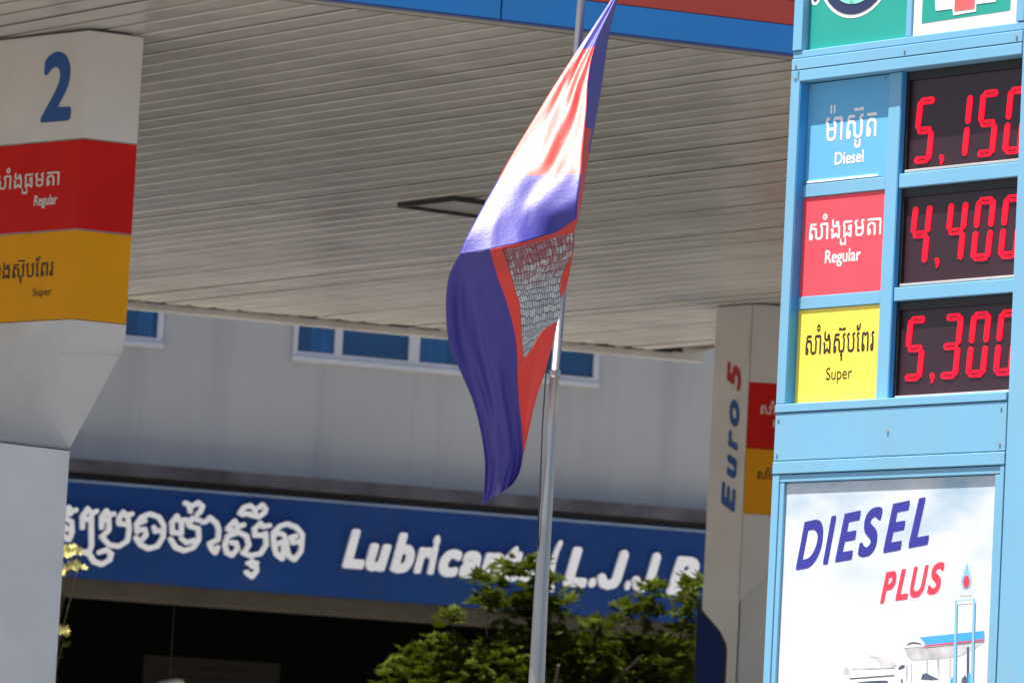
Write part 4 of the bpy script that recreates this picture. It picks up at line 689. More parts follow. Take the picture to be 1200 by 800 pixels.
# post below
p0 = L_((-2.383, 27.90, 0)); pl_ = Vector((-0.765, -0.644, 0)).normalized(); pb = Vector((-0.14, 1, 0))
post_plan = [p0 + pl_ * 1.15, p0, p0 + pb * 0.9, p0 + pl_ * 1.15 + pb * 0.9]
wall_prism(MB(), [(p.x, p.y) for p in post_plan], 0.15, 3.975).build('post', M['cleanwhite'], pil, bevel=0.006)
wall_prism(MB(), [(p.x, p.y) for p in [p0 + pl_ * 1.16 + Vector((0, -.002, 0)), p0 + Vector((0.001, -.002, 0)), p0 + pb * 0.9, p0 + pl_ * 1.15 + pb * 0.9]], 3.980, 3.99).build('post_cap', M['seam'], pil)
wall_prism(MB(), [(p.x, p.y) for p in [p0 + pl_ * 1.4 - pb * .3, p0 + Vector((.3, -.3, 0)), p0 + pb * 1.2 + Vector((.3, 0, 0)), p0 + pl_ * 1.4 + pb * 1.2]], 0.008, 0.15).build('kerb_plinth', M['concrete'], pil)

def on_left_face(name, key, u0, u1, z0, z1, m_, parent, origin, ex, ybase=None, slope=0):
    """flat print on a face whose local x runs along ex; u is measured from the corner (negative to the left)"""
    L = glyph(key) if isinstance(key, str) else key
    o = MB().sheet(L, -0.003, 0.0, T=fit(L, u0, u1, z0, z1, slope, ybase)).build(name, M[m_], parent)
    o.location = origin; o.rotation_euler = (0, 0, math.atan2(ex.y, ex.x)); return o
exL = -kL
on_left_face('numeral', 'two', -0.349, -0.108, 5.792, 6.185, 'numblue', pil, (0, 0, 0), exL)
on_left_face('lettering', 'kh_regular', -0.70, -0.165, 5.400, 5.555, 'printwhite', pil, (0, 0, 0), exL)
on_left_face('lettering', 'Regular', -0.360, -0.172, 5.312, 5.388, 'printwhite', pil, (0, 0, 0), exL)
on_left_face('lettering', 'kh_super', -0.73, -0.170, 4.90, 5.055, 'printdark', pil, (0, 0, 0), exL)
on_left_face('lettering', 'Super', -0.325, -0.172, 4.812, 4.870, 'printdark', pil, (0, 0, 0), exL)

# far pillar
C3 = Vector((1.815, 38.71, 0)); l3 = Vector((-0.666, 0.746, 0)); r3 = Vector((1, 0.10, 0)).normalized()
pr3 = thing('canopy_pillar', 'far grey canopy pillar lettered Euro 5, half hidden by the price sign', 'pillar', (C3.x, C3.y, 0), 0, 'pillars carrying the fuel canopy')
LW3, RW3 = 0.392, 0.62
fin = [Vector((0, 0, 0)), Vector((0.05, 0.30, 0)), l3 * LW3 + Vector((0.05, 0.30, 0)), l3 * LW3]
wall_prism(MB(), [(p.x, p.y) for p in fin], 0.15, 6.285).build('side_fin', M['white'], pr3, bevel=0.005)
rp = [Vector((0.004, 0.001, 0)), r3 * RW3, r3 * RW3 + Vector((0, 0.5, 0)), Vector((0.052, 0.5, 0))]
for name, z0, z1, m_ in (('white_panel', 5.691, 6.285, 'white'), ('red_panel', 5.188, 5.687, 'red'), ('yellow_panel', 4.690, 5.184, 'yellow')):
    wall_prism(MB(), [(p.x, p.y) for p in rp], z0, z1).build(name, M[m_], pr3)
hd = MB(); e0 = rp[0]; e1 = r3 * RW3
vs = [e0 + Z * 4.686, e1 + Z * 4.686, e1 + Z * 4.62, e0 + Z * 4.02, e0 + Z * 4.686 + Vector((.05, .5, 0)), e1 + Z * 4.686 + Vector((0, .5, 0)), e1 + Z * 4.50 + Vector((0, .5, 0)), e0 + Z * 4.02 + Vector((.05, .5, 0))]
vs[2] = e1 + Z * 4.62; vs[6] = e1 + Z * 4.62 + Vector((0, .5, 0))
hd.add(vs, [(0, 3, 2, 1), (4, 5, 6, 7), (0, 1, 5, 4), (3, 7, 6, 2), (1, 2, 6, 5), (0, 4, 7, 3)]).build('shoulder', M['white'], pr3)
q = [Vector((0.02, 0.06, 0)), Vector((0.30, 0.09, 0)), Vector((0.30, 0.45, 0)), Vector((0.05, 0.45, 0))]
wall_prism(MB(), [(p.x, p.y) for p in q], 0.15, 4.3).build('post', M['white'], pr3)
wall_prism(MB(), [(-0.6, -0.3), (0.9, -0.3), (0.9, 0.9), (-0.6, 0.9)], 0.008, 0.15).build('kerb_plinth', M['concrete'], pr3)
def euro(ch, z0, z1, m_):
    L = glyph('euro_' + ch); a, b, c, d = gbounds(L); hi = 0.725
    T = lambda p: (-0.085 - (p[1] + 0.05) / (hi + 0.05) * 0.155, z0 + (p[0] - a) / (b - a) * (z1 - z0))
    o = MB().sheet(L, -0.003, 0.0, T=T).build('lettering', M[m_], pr3)
    o.rotation_euler = (0, 0, math.atan2(-l3.y, -l3.x))
for ch, z0, z1, m_ in (('E', 4.695, 4.94, 'numblue'), ('u', 4.955, 5.145, 'numblue'), ('r', 5.165, 5.335, 'numblue'), ('o', 5.35, 5.56, 'numblue'), ('5', 5.62, 5.86, 'printred')):
    euro(ch, z0, z1, m_)
on = [disc(-0.19, 5.96, 0.185, 0.215), disc(-0.19, 5.96, 0.150, 0.180)[::-1]]
o = MB().sheet(on, -0.0025).build('ring_emblem', M['ring'], pr3); o.rotation_euler = (0, 0, math.atan2(-l3.y, -l3.x))
def on_face3(key, u0, u1, z0, z1, m_):
    L = glyph(key); o = MB().sheet(L, -0.004, T=fit(L, u0, u1, z0, z1)).build('lettering', M[m_], pr3); o.rotation_euler = (0, 0, math.atan2(0.1, 1))
on_face3('kh_regular', 0.10, 0.52, 5.42, 5.555, 'printwhite'); on_face3('Regular', 0.20, 0.42, 5.335, 5.41, 'printwhite')
on_face3('kh_super', 0.10, 0.52, 4.93, 5.05, 'printdark'); on_face3('Super', 0.22, 0.40, 4.82, 4.88, 'printdark')

# navy side board with chamfered shoulder, beside the far pillar
nb = thing('pump_side_board', 'tall navy board with a chamfered shoulder and dark edging beside the far pillar', 'board', (1.50, 38.0, 0), 0)
outl = [(-0.02, 0.15), (0.215, 0.15), (0.215, 3.60), (0.205, 3.66), (0.155, 3.75), (0.0, 3.915), (-0.02, 3.915)]
MB().sheet([outl], 0.0, 0.10).build('edging', M['darktrim'], nb)
inn = [(-0.40, 0.17), (0.192, 0.17), (0.192, 3.59), (0.184, 3.64), (0.138, 3.735), (-0.008, 3.890), (-0.40, 3.890)]
inn = [(-0.012, 0.17)] + inn[1:6] + [(-0.012, 3.888)]
MB().sheet([inn], -0.012, 0.010).build('navy_panel', M['navyboard'], nb)
nb.rotation_euler = (0, 0, 0)

# ------------------------------------------------------------------ price sign pylon
SA = math.atan2(-0.7546, 0.6562)
sg = thing('price_sign', 'light blue fuel price pylon with red LED prices and a DIESEL PLUS poster', 'price sign', (1.527, 20.0, 0), SA)
UL, UR = -0.690, 0.586
F = 0.0; DL = 0.05; DM = 0.040; DD = 0.078
bx('body', M['signshade'], sg, UL + 0.01, 1.02, 0.13, 0.55, 0.15, 6.4)
def fr(name, x0, x1, z0, z1, d0=0.0, d1=0.13, m_='signblue', bev=0.003): return MB().box(x0, x1, d0, d1, z0, z1).build(name, M[m_], sg, bevel=bev)
fr('left_post', UL, UL + 0.052, 3.684, 5.040)
# inner cheek of the left post is a sheet painted deeper blue for its shade
fr('recess_shade_cheek', UL + 0.053, UL + 0.056, 3.684, 4.99, 0.004, 0.129, 'signshade', 0)
fr('top_beam', UL + 0.002, UR - 0.001, 4.995, 5.0405, 0.0, 0.128)
fr('beam_face', UL, UR, 5.0435, 5.089)
fr('beam_step', UL, UR, 5.0925, 5.122, 0.006)
fr('left_post', UL, UL + 0.052, 5.124, 6.1)
fr('top_cap', UL, UR, 5.80, 6.4, 0.001)
fr('sill_beam', UL, UR - 0.003, 3.648, 3.682, -0.004)
fr('band', UL + 0.001, UR - 0.001, 3.453, 3.645)
fr('frame_head', UL, UR, 3.400, 3.450, -0.003)
fr('frame_inner_head', UL + 0.03, UR - 0.022, 3.366, 3.397, 0.004)
fr('frame_side', UL, UL + 0.040, 1.2, 3.398, 0.0); fr('frame_inner_side', UL + 0.041, UL + 0.066, 1.2, 3.364, 0.005)
fr('frame_side', UR - 0.024, UR - 0.002, 1.2, 3.398, 0.0); fr('frame_inner_side', UR - 0.052, UR - 0.0255, 1.2, 3.364, 0.005)
fr('base_panel', UL, UR, 0.15, 1.197)
MB().box(UR + 0.014, 1.02, -0.012, 0.128, 0.15, 6.4).build('right_column', M['signblue'], sg, bevel=0.006)
bx('plinth', M['concrete'], sg, -1.0, 1.35, -0.35, 0.85, 0.004, 0.15)
fr('mullion', -0.167, -0.101, 3.684, 4.993, DM, 0.129)
fr('mullion_shade_cheek', -0.1005, -0.097, 3.684, 4.993, DM + 0.002, 0.129, 'signshade', 0)  # deeper blue sheet paints the shaded side of the mullion
fr('mullion', -0.060, -0.030, 5.124, 5.798, 0.01)
for z in (4.525, 4.068):
    fr('label_rail', UL + 0.056, -0.168, z, z + 0.052, DM + 0.002, 0.128)
for z0, z1 in ((4.526, 4.583), (4.074, 4.128)):
    fr('display_rail', -0.096, UR + 0.012, z0, z1, DD - 0.032, 0.127)
def offx(u, d): return u - 0.98 * d      # where a mark seen at u on the front plane lies on a deeper plane
SHX = -0.98 * DL + 0.0
# product labels
def label(name, x0, x1, z0, z1, m_, side=None):
    o = MB().box(x0 + offx(0, DL), x1 + offx(0, DL) - 0.001, DL, 0.126, z0 + .01, z1 + .01).build(name, M[m_], sg, bevel=0.002); return o
dp = MB().box(UL + 0.058, -0.169, DL, 0.126, 4.581, 4.99).build('product_label', M['signpanelblue'], sg)
dp['label'] = 'light blue Diesel label'
MB().box(UL + 0.07, -0.215, DL - 0.004, DL - 0.0005, 4.583, 4.592).build('label_sheen_line', M['paper'], dp)  # white strip painted in for the sheen along the label's bottom
rd = MB().box(UL + 0.058, -0.169, DL - 0.002, 0.126, 4.122, 4.523).build('product_label', M['signred'], sg); rd['label'] = 'red Regular label'
yl = MB().box(UL + 0.058, -0.169, DL - 0.002, 0.126, 3.686, 4.066).build('product_label', M['signyellow'], sg); yl['label'] = 'yellow Super label'
def prn(parent, key, x0, x1, z0, z1, m_, d, slope=0, name='lettering'):
    L = glyph(key) if isinstance(key, str) else key
    return MB().sheet(L, d, T=fit(L, x0 + offx(0, d), x1 + offx(0, d), z0, z1, slope)).build(name, M[m_], parent)
prn(dp, 'kh_diesel', -0.480, -0.190, 4.706, 4.892, 'paper', DL - 0.0008)
prn(dp, 'Diesel', -0.418, -0.255, 4.646, 4.698, 'paper', DL - 0.0008)
prn(rd, 'kh_regular', -0.545, -0.138, 4.316, 4.452, 'paper', DL - 0.0028)
prn(rd, 'Regular', -0.448, -0.246, 4.232, 4.302, 'paper', DL - 0.0028)
prn(yl, 'kh_super', -0.536, -0.150, 3.850, 4.005, 'printdark', DL - 0.0028)
prn(yl, 'Super', -0.412, -0.266, 3.760, 3.826, 'printdark', DL - 0.0028)
# price displays
SEG = {'0': 'abcdef', '1': 'bc', '3': 'abgcd', '4': 'fgbc', '5': 'afgcd'}
def digit(parent, ch, u0, z0, z1, w_=0.126, d=DD - 0.004):
    h = z1 - z0; r = 0.0138; s = 0.035           # s: slant
    def X(x, z): return u0 + x + s * (z - z0) / h * 0.6
    zm = (z0 + z1) / 2; gp = 0.006; mb = MB()
    x0, x1 = r, w_ - r - s * 0.6
    vert = {'f': (x0, zm + gp + r, z1 - r - 0.012), 'e': (x0, z0 + r + 0.012, zm - gp - r), 'b': (x1, zm + gp + r, z1 - r - 0.012), 'c': (x1, z0 + r + 0.012, zm - gp - r)}
    hor = {'a': z1 - r, 'g': zm, 'd': z0 + r}
    for k_ in SEG[ch]:
        if k_ in vert:
            x_, a, b = vert[k_]
            mb.sheet([capsule(X(x_, a), a, X(x_, b), b, r)], d, 0.003)
        else:
            z = hor[k_]; a, b = X(x0 + 0.014, z), X(x1 - 0.014, z)
            mb.sheet([capsule(a, z, b, z, r), capsule(a + 0.004, z, b - 0.004, z, 0.0032)[::-1]], d, 0.003)
    return mb.build('digit', M['led'], parent)
def comma(parent, u, z, d=DD - 0.004):
    P = [(u - 0.013, z + 0.016), (u - 0.004, z + 0.024), (u + 0.009, z + 0.020), (u + 0.014, z + 0.006), (u + 0.008, z - 0.012), (u - 0.004, z - 0.018), (u - 0.002, z - 0.004)]
    MB().sheet([P], d, 0.003).build('comma', M['led'], parent)
for txt, zb, zt, p0z, p1z in (('5150', 4.622, 4.885, 4.585, 4.993), ('4400', 4.212, 4.462, 4.130, 4.524), ('5300', 3.756, 4.012, 3.684, 4.072)):
    ds = MB().box(-0.096, UR + 0.012, DD, 0.126, p0z, p1z).build('price_display', M['screen'], sg)
    ds['label'] = 'dark display reading %s,%s in red' % (txt[0], txt[1:])
    fb = MB(); fb.box(-0.096, -0.081, DD - 0.012, DD - 0.0005, p0z, p1z - .001); fb.box(-0.080, UR + 0.011, DD - 0.012, DD - 0.0005, p1z - 0.034, p1z - .001)
    fb.build('display_frame_shade', M['screenshade'], ds)  # black frame; its top bar paints the rail's shadow on the display
    MB().box(-0.080, UR + 0.011, DD - 0.020, DD - 0.0005, p0z + 0.002, p0z + 0.014).build('display_lip', M['lip'], ds, bevel=0.003)
    for i, ch in enumerate(txt):
        digit(ds, ch, offx((0.019, 0.214, 0.362, 0.509)[i], DD), zb, zt)
    comma(ds, offx(0.181, DD), zb + 0.004)
for u_, z_ in ((UL + 0.066, 4.972), (-0.200, 4.975), (UL + 0.026, 5.01), (UL + 0.026, 5.062), (UL + 0.02, 3.62), (UL + 0.02, 3.48), (UR - 0.03, 3.62), (UR - 0.03, 3.48), (UR - 0.03, 5.066), (-0.05, 5.066), (-0.05, 3.55)):
    MB().tube([(u_, (DL if z_ in (4.972, 4.975) else 0.0) - 0.004, z_), (u_, (DL if z_ in (4.972, 4.975) else 0.0) + 0.004, z_)], 0.0055, 10).build('screw', M['seam'], sg)
# top compartment: two shop panels
gp_ = MB().box(UL + 0.056, -0.0615, 0.035, 0.126, 5.126, 5.797).build('shop_panel', M['signgreen'], sg); gp_['label'] = 'green panel with a round emblem'
cx, cz, d = offx(-0.343, 0.034), 5.455, 0.034
MB().sheet([disc(cx, cz, 0.220)], d, 0).build('emblem_ring', M['paper'], gp_)
MB().sheet([disc(cx, cz, 0.205)], d - 0.0015, 0).build('emblem_disc', M['emblemnavy'], gp_)
MB().sheet([disc(cx, cz, 0.163)], d - 0.003, 0).build('emblem_centre', M['emblemgreen'], gp_)
dt = disc(offx(-0.571, d), 5.335, 0.026, n=20)
MB().sheet([dt], d, 0).build('white_dot', M['paper'], gp_)
MB().sheet([disc(offx(-0.571, d), 5.337, 0.012, n=16)], d - 0.0015, 0).build('dot_centre', M['emblemnavy'], gp_)
wp = MB().box(-0.0295, UR - 0.045, 0.020, 0.126, 5.126, 5.797).build('shop_panel', M['paper'], sg); wp['label'] = 'white panel with a green square emblem'
d = 0.019
MB().sheet([[(0.018, 5.172), (0.497, 5.178), (0.497, 5.70), (0.018, 5.70)]], d, 0).build('green_square', M['signgreen'], wp)
MB().sheet([[(0.060, 5.42), (0.095, 5.215), (0.186, 5.214), (0.192, 5.187), (0.315, 5.191), (0.315, 5.220), (0.418, 5.219), (0.44, 5.42)]], d - 0.0015, 0).build('white_block', M['paper'], wp)
MB().sheet([[(0.198, 5.204), (0.306, 5.204), (0.306, 5.42), (0.198, 5.42)]], d - 0.003, 0).build('red_block', M['shoppink'], wp)
fr('frame_side', UR - 0.044, UR - 0.001, 5.126, 5.797, 0.004)
# poster
PD = 0.018
po = MB().box(UL + 0.067, UR - 0.053, PD, 0.126, 1.2, 3.363).build('poster', M['poster'], sg)
po['label'] = 'white DIESEL PLUS poster of a fuel station under clouds'
du = offx(0, PD)
SL = 0.105
xs_ = [(-0.530, -0.385), (-0.378, -0.316), (-0.310, -0.180), (-0.185, -0.060), (-0.045, 0.088), (0.092, 0.200)]
for ch, (a, b) in zip('DIESEL', xs_):
    zb = 3.012 + (a + 0.533) * 0.123
    L = glyph('slant_' + ch); ga_, gb_, gc_, gd_ = gbounds(L)
    T = lambda p, a=a, b=b, zb=zb, ga_=ga_, gb_=gb_, gc_=gc_, gd_=gd_: (a + du + (p[0] - ga_) / (gb_ - ga_) * (b - a), zb + (p[1] - gc_) / (gd_ - gc_) * 0.190 + 0.12 * (p[0] - ga_) / (gb_ - ga_) * (b - a))
    MB().sheet(L, PD - 0.0006, T=T).build('letter', M['posterblue'], po)
for ch, (a, b) in zip('PLUS', [(-0.050, 0.033), (0.032, 0.100), (0.110, 0.205), (0.203, 0.290)]):
    zb = 2.874 + (a + 0.047) * 0.12
    L = glyph('slant_' + ch); ga_, gb_, gc_, gd_ = gbounds(L)
    T = lambda p, a=a, b=b, zb=zb, ga_=ga_, gb_=gb_, gc_=gc_, gd_=gd_: (a + du + (p[0] - ga_) / (gb_ - ga_) * (b - a), zb + (p[1] - gc_) / (gd_ - gc_) * 0.122 + 0.10 * (p[0] - ga_) / (gb_ - ga_) * (b - a))
    MB().sheet(L, PD - 0.0006, T=T).build('letter', M['posterred'], po)
def pp(name, loops, m_, k=1): return MB().sheet([[(x + du, z) for x, z in l] for l in loops], PD - 0.0007 * k).build(name, M[m_], po)
drop = [(0.411, 3.030), (0.424, 2.995), (0.437, 2.965), (0.437, 2.945), (0.426, 2.930), (0.410, 2.925), (0.394, 2.930), (0.384, 2.947), (0.384, 2.965), (0.397, 2.995)]
pp('drop_emblem', [drop], 'posterpale', 1)
pp('drop_centre', [disc(0.411, 2.955, 0.017, 0.024, 18)], 'posterred', 2)
pp('emblem_caption', [[(0.382 + i * 0.0105, 2.898), (0.382 + i * 0.0105 + 0.0075, 2.898), (0.382 + i * 0.0105 + 0.0075, 2.905 + 0.003 * (i % 2)), (0.382 + i * 0.0105, 2.905)] for i in range(6)], 'postergrey', 1)
# printed fuel station scene
pp('printed_underside', [[(0.094, 2.701), (0.519, 2.722), (0.46, 2.693), (0.389, 2.667), (0.28, 2.658), (0.134, 2.653), (0.11, 2.668)]], 'postergrey', 1)
pp('printed_canopy_end', [[(0.089, 2.701), (0.092, 2.725), (0.119, 2.736), (0.175, 2.737), (0.203, 2.721), (0.206, 2.709), (0.186, 2.704)]], 'paper', 2)
pp('printed_canopy_arc', [[(0.104, 2.709), (0.116, 2.72), (0.143, 2.724), (0.176, 2.72), (0.19, 2.713), (0.167, 2.716), (0.139, 2.717), (0.121, 2.714)]], 'posterdark', 3)
pp('printed_canopy', [[(0.173, 2.741), (0.517, 2.765), (0.519, 2.73), (0.206, 2.709), (0.199, 2.724)]], 'postercanopy', 3)
pp('printed_canopy_stripe', [[(0.191, 2.704), (0.519, 2.727), (0.519, 2.732), (0.206, 2.71)]], 'posterred', 4)
pp('printed_column', [[(0.211, 2.661), (0.222, 2.661), (0.225, 2.582), (0.216, 2.582)]], 'postergrey', 2)
pp('printed_column', [[(0.272, 2.661), (0.283, 2.661), (0.287, 2.582), (0.278, 2.582)]], 'postergrey', 2)
pp('printed_column', [[(0.336, 2.661), (0.347, 2.661), (0.35, 2.582), (0.341, 2.582)]], 'postergrey', 2)
pp('printed_column', [[(0.428, 2.703), (0.441, 2.704), (0.447, 2.569), (0.436, 2.569)]], 'posterdark', 2)
pp('printed_tank', [[(0.057, 2.62), (0.054, 2.63), (0.047, 2.639), (0.035, 2.647), (0.02, 2.654), (0.001, 2.66), (-0.02, 2.665), (-0.043, 2.668), (-0.067, 2.669), (-0.091, 2.668), (-0.114, 2.665), (-0.135, 2.661), (-0.153, 2.655), (-0.168, 2.647), (-0.178, 2.639), (-0.185, 2.63), (-0.187, 2.621)]], 'postergrey', 1)
pp('printed_tank_highlight', [[(-0.03, 2.62), (-0.032, 2.629), (-0.037, 2.637), (-0.044, 2.645), (-0.054, 2.652), (-0.066, 2.657), (-0.08, 2.661), (-0.094, 2.664), (-0.109, 2.665), (-0.124, 2.664), (-0.139, 2.661), (-0.152, 2.657), (-0.163, 2.652), (-0.172, 2.645), (-0.179, 2.637), (-0.183, 2.629), (-0.184, 2.621)]], 'paper', 2)
pp('printed_tank_rim', [[(-0.187, 2.621), (0.057, 2.628), (0.057, 2.623), (-0.186, 2.615)]], 'postergrey', 3)
pp('printed_tower', [[(0.043, 2.695), (0.067, 2.708), (0.077, 2.745), (0.09, 2.695), (0.097, 2.641), (0.051, 2.635)]], 'paper', 1)
pp('printed_tanker', [[(-0.195, 2.598), (-0.172, 2.614), (0.043, 2.618), (0.097, 2.655), (0.134, 2.651), (0.139, 2.562), (-0.192, 2.561)]], 'paper', 4)
pp('printed_tanker_stripe', [[(-0.197, 2.583), (0.049, 2.596), (0.049, 2.591), (-0.196, 2.578)]], 'posterdark', 5)
pp('printed_tanker_grille', [[(-0.15, 2.567), (-0.085, 2.572), (0.009, 2.574), (0.019, 2.562), (-0.15, 2.561)]], 'posterdark', 5)
pp('printed_mirror', [[(0.067, 2.614), (0.072, 2.628), (0.093, 2.636), (0.105, 2.631), (0.099, 2.622), (0.085, 2.618)]], 'posterdark', 5)
pp('printed_bush', [[(-0.24, 2.605), (-0.234, 2.625), (-0.215, 2.625), (-0.205, 2.612), (-0.209, 2.598), (-0.228, 2.598)]], 'postergrey', 1)
pp('printed_post', [[(0.109, 2.635), (0.118, 2.635), (0.12, 2.575), (0.111, 2.575)]], 'postergrey', 5)
pp('printed_post', [[(0.083, 2.578), (0.092, 2.582), (0.095, 2.562), (0.086, 2.562)]], 'posterdark', 5)
pp('printed_car', [[(0.153, 2.562), (0.165, 2.585), (0.192, 2.6), (0.247, 2.602), (0.303, 2.582), (0.367, 2.582), (0.368, 2.562)]], 'paper', 4)
pp('printed_windscreen', [[(0.193, 2.578), (0.199, 2.598), (0.22, 2.603), (0.248, 2.592), (0.294, 2.578), (0.249, 2.575)]], 'posterdark', 5)
pp('printed_windscreen', [[(0.409, 2.562), (0.412, 2.582), (0.429, 2.595), (0.439, 2.579), (0.438, 2.562)]], 'posterdark', 5)
pp('printed_pump', [[(0.348, 2.562), (0.353, 2.583), (0.371, 2.587), (0.377, 2.562)]], 'postercanopy', 5)
pp('printed_pump', [[(0.442, 2.562), (0.443, 2.598), (0.456, 2.603), (0.465, 2.562)]], 'postercanopy', 5)
pp('printed_totem_leg', [[(0.358, 2.879), (0.369, 2.879), (0.382, 2.562), (0.366, 2.562)]], 'posterpale', 6)
pp('printed_totem_leg', [[(0.454, 2.887), (0.465, 2.887), (0.473, 2.562), (0.458, 2.562)]], 'posterpale', 6)
pp('printed_totem_bar', [[(0.36, 2.882), (0.463, 2.887), (0.463, 2.884), (0.36, 2.878)]], 'posterpale', 6)

# ------------------------------------------------------------------ flagpole and flag
pole = thing('flagpole', 'slim grey steel flagpole between the canopy and the price sign', 'flagpole', (0.19, 22.0, 0))
pts = [(0.02, 0, 0.15), (-0.008, 0, 2.4), (-0.008, 0, 3.0), (0.000, 0, 3.70), (0.002, 0, 3.92)]
MB().tube(pts, [0.047, 0.037, 0.031, 0.0225, 0.0205], 24).build('lower_tube', M['steel'], pole, smooth=True)
MB().tube([(0.002, 0, 3.921), (0.020, 0, 4.43), (0.024, 0, 5.2), (0.034, 0, 5.56), (0.06, 0, 6.6)], [0.0195, 0.019, 0.0185, 0.0185, 0.017], 24).build('upper_tube', M['steel'], pole, smooth=True)
MB().tube([(0.002, 0, 3.90), (0.002, 0, 3.93)], 0.0245, 24).build('joint_collar', M['steel'], pole, bevel=0.003)
MB().tube([(-0.032, -0.012, 4.20), (-0.040, -0.015, 3.7), (-0.034, -0.02, 3.2), (0.033, 0.03, 2.6), (0.05, 0.03, 1.2)], 0.0035, 6).build('halyard', M['rope'], pole)
MB().tube([(0.202, 0.080, 5.66), (0.16, 0.06, 5.95), (0.066, 0.01, 6.55)], 0.0035, 6).build('halyard', M['rope'], pole)
MB().tube([(0.06, 0, 6.6), (0.06, 0, 6.66)], [0.02, 0.045], 16).build('finial', M['steel'], pole)
MB().tube([(0.02, 0, 0.004), (0.02, 0, 0.15)], [0.14, 0.12], 24).build('footing', M['concrete'], pole)

def cr(p0, p1, p2, p3, t):
    return 0.5 * ((2 * p1) + (p2 - p0) * t + (2 * p0 - 5 * p1 + 4 * p2 - p3) * t * t + (3 * p1 - p0 - 3 * p2 + p3) * t ** 3)
def resample(P, n):
    P = [Vector(p) for p in P]
    d_ = [0]
    for a, b in zip(P[:-1], P[1:]): d_.append(d_[-1] + (b - a).length)
    out = []
    for i in range(n):
        s = d_[-1] * i / (n - 1); j = 0
        while j < len(d_) - 2 and d_[j + 1] < s: j += 1
        t = 0 if d_[j + 1] == d_[j] else (s - d_[j]) / (d_[j + 1] - d_[j])
        out.append(P[j].lerp(P[j + 1], max(0, min(1, t))))
    return out
def patch(mb, uvs, rows_, nu, sub, matf, wave=None):
    RR = [resample(r_, nu) for r_ in rows_]
    G = []; nr = len(RR)
    for i in range(nr - 1):
        for s in range(sub):
            t = s / sub
            row = []
            for j in range(nu):
                a = RR[max(i - 1, 0)][j]; b = RR[i][j]; c = RR[i + 1][j]; d_ = RR[min(i + 2, nr - 1)][j]
                row.append((cr(a, b, c, d_, t), i + t))
            G.append(row)
    G.append([(RR[-1][j], nr - 1) for j in range(nu)])
    vs = []
    for row in G:
        for j, (p, v) in enumerate(row):
            q = p.copy()
            if wave: q.y += wave(j / (nu - 1), v / (nr - 1))
            vs.append(q)
    fs = []; mi = []
    for i in range(len(G) - 1):
        for j in range(nu - 1):
            a = i * nu + j; fs.append((a, a + nu, a + nu + 1, a + 1)); mi.append(matf((j + .5) / (nu - 1), G[i][0][1] + .5 / sub))
            uvs.append([(j / (nu - 1), 1 - G[i][0][1] / (nr - 1)), (j / (nu - 1), 1 - G[i + 1][0][1] / (nr - 1)), ((j + 1) / (nu - 1), 1 - G[i + 1][0][1] / (nr - 1)), ((j + 1) / (nu - 1), 1 - G[i][0][1] / (nr - 1))])
    o = len(mb.v); mb.v += [tuple(v) for v in vs]; mb.f += [tuple(k_ + o for k_ in f) for f in fs]; mb.mi += mi
fb = MB(); uvs = []
def waveA(u, v):
    e = 0.55 * math.sin(math.pi * u) * math.sin(math.pi * min(1, v)) 
    return e * (0.014 * math.sin(9 * u + 13 * v) + 0.020 * math.sin(15 * (u + 1.1 * v) + 1.0) * max(0, u - 0.35) * 1.6 + 0.003 * math.sin(23 * u - 12 * v))
def waveC(u, v):
    e = math.sin(math.pi * min(1, v * 1.6 + .02) / 1.0) if v < 0.3 else 1
    return e * math.sin(math.pi * u) * (0.050 * math.sin(6.5 * u + 2.4 * v + 0.2) + 0.016 * math.sin(15 * u - 7 * v) + 0.006 * math.sin(29 * u + 9 * v))
BLUE, RED, TMP = 0, 1, 2
patch(fb, uvs, FLAG['A'], 41, 8, lambda u, v: BLUE if v < 2 else (RED if v < 6.0 else BLUE), waveA)
patch(fb, uvs, FLAG['B'], 9, 8, lambda u, v: BLUE if v < 4.4 or u > 0.8 and v < 5 else RED)
patch(fb, uvs, FLAG['C'], 31, 8, lambda u, v: BLUE, waveC)
patch(fb, uvs, FLAG['D1'], 7, 8, lambda u, v: RED)
patch(fb, uvs, FLAG['D0'], 25, 3, lambda u, v: RED)
patch(fb, uvs, FLAG['D2'], 25, 8, lambda u, v: TMP, lambda u, v: 0.012 * math.sin(math.pi * u) * math.sin(math.pi * v) * math.sin(9 * u + 6 * v))
patch(fb, uvs, FLAG['D3'], 13, 8, lambda u, v: RED, lambda u, v: 0.015 * math.sin(math.pi * u) * math.sin(math.pi * v) * math.sin(7 * u + 2 * v))
patch(fb, uvs, FLAG['D4'], 5, 5, lambda u, v: RED)
FO = Vector((0.19, 21.8, 4.0))
fb.v = [tuple(Vector(v) - FO) for v in fb.v]
me = fb.mesh('national_flag', [M['flagblue'], M['flagred'], M['temple']])
uvl = me.uv_layers.new(name='UVMap')
k_ = 0
for f_ in uvs:
    for c_ in f_: uvl.data[k_].uv = c_; k_ += 1
me.polygons.foreach_set('use_smooth', [True] * len(me.polygons))
flag = bpy.data.objects.new('national_flag', me); link(flag); flag.location = FO
flag['label'] = 'blue and red flag with a pale temple print hanging slack on the steel pole'; flag['category'] = 'flag'
wd = flag.modifiers.new('weld', 'WELD'); wd.merge_threshold = 0.0015
s_ = flag.modifiers.new('solid', 'SOLIDIFY'); s_.thickness = 0.0015; s_.offset = 0

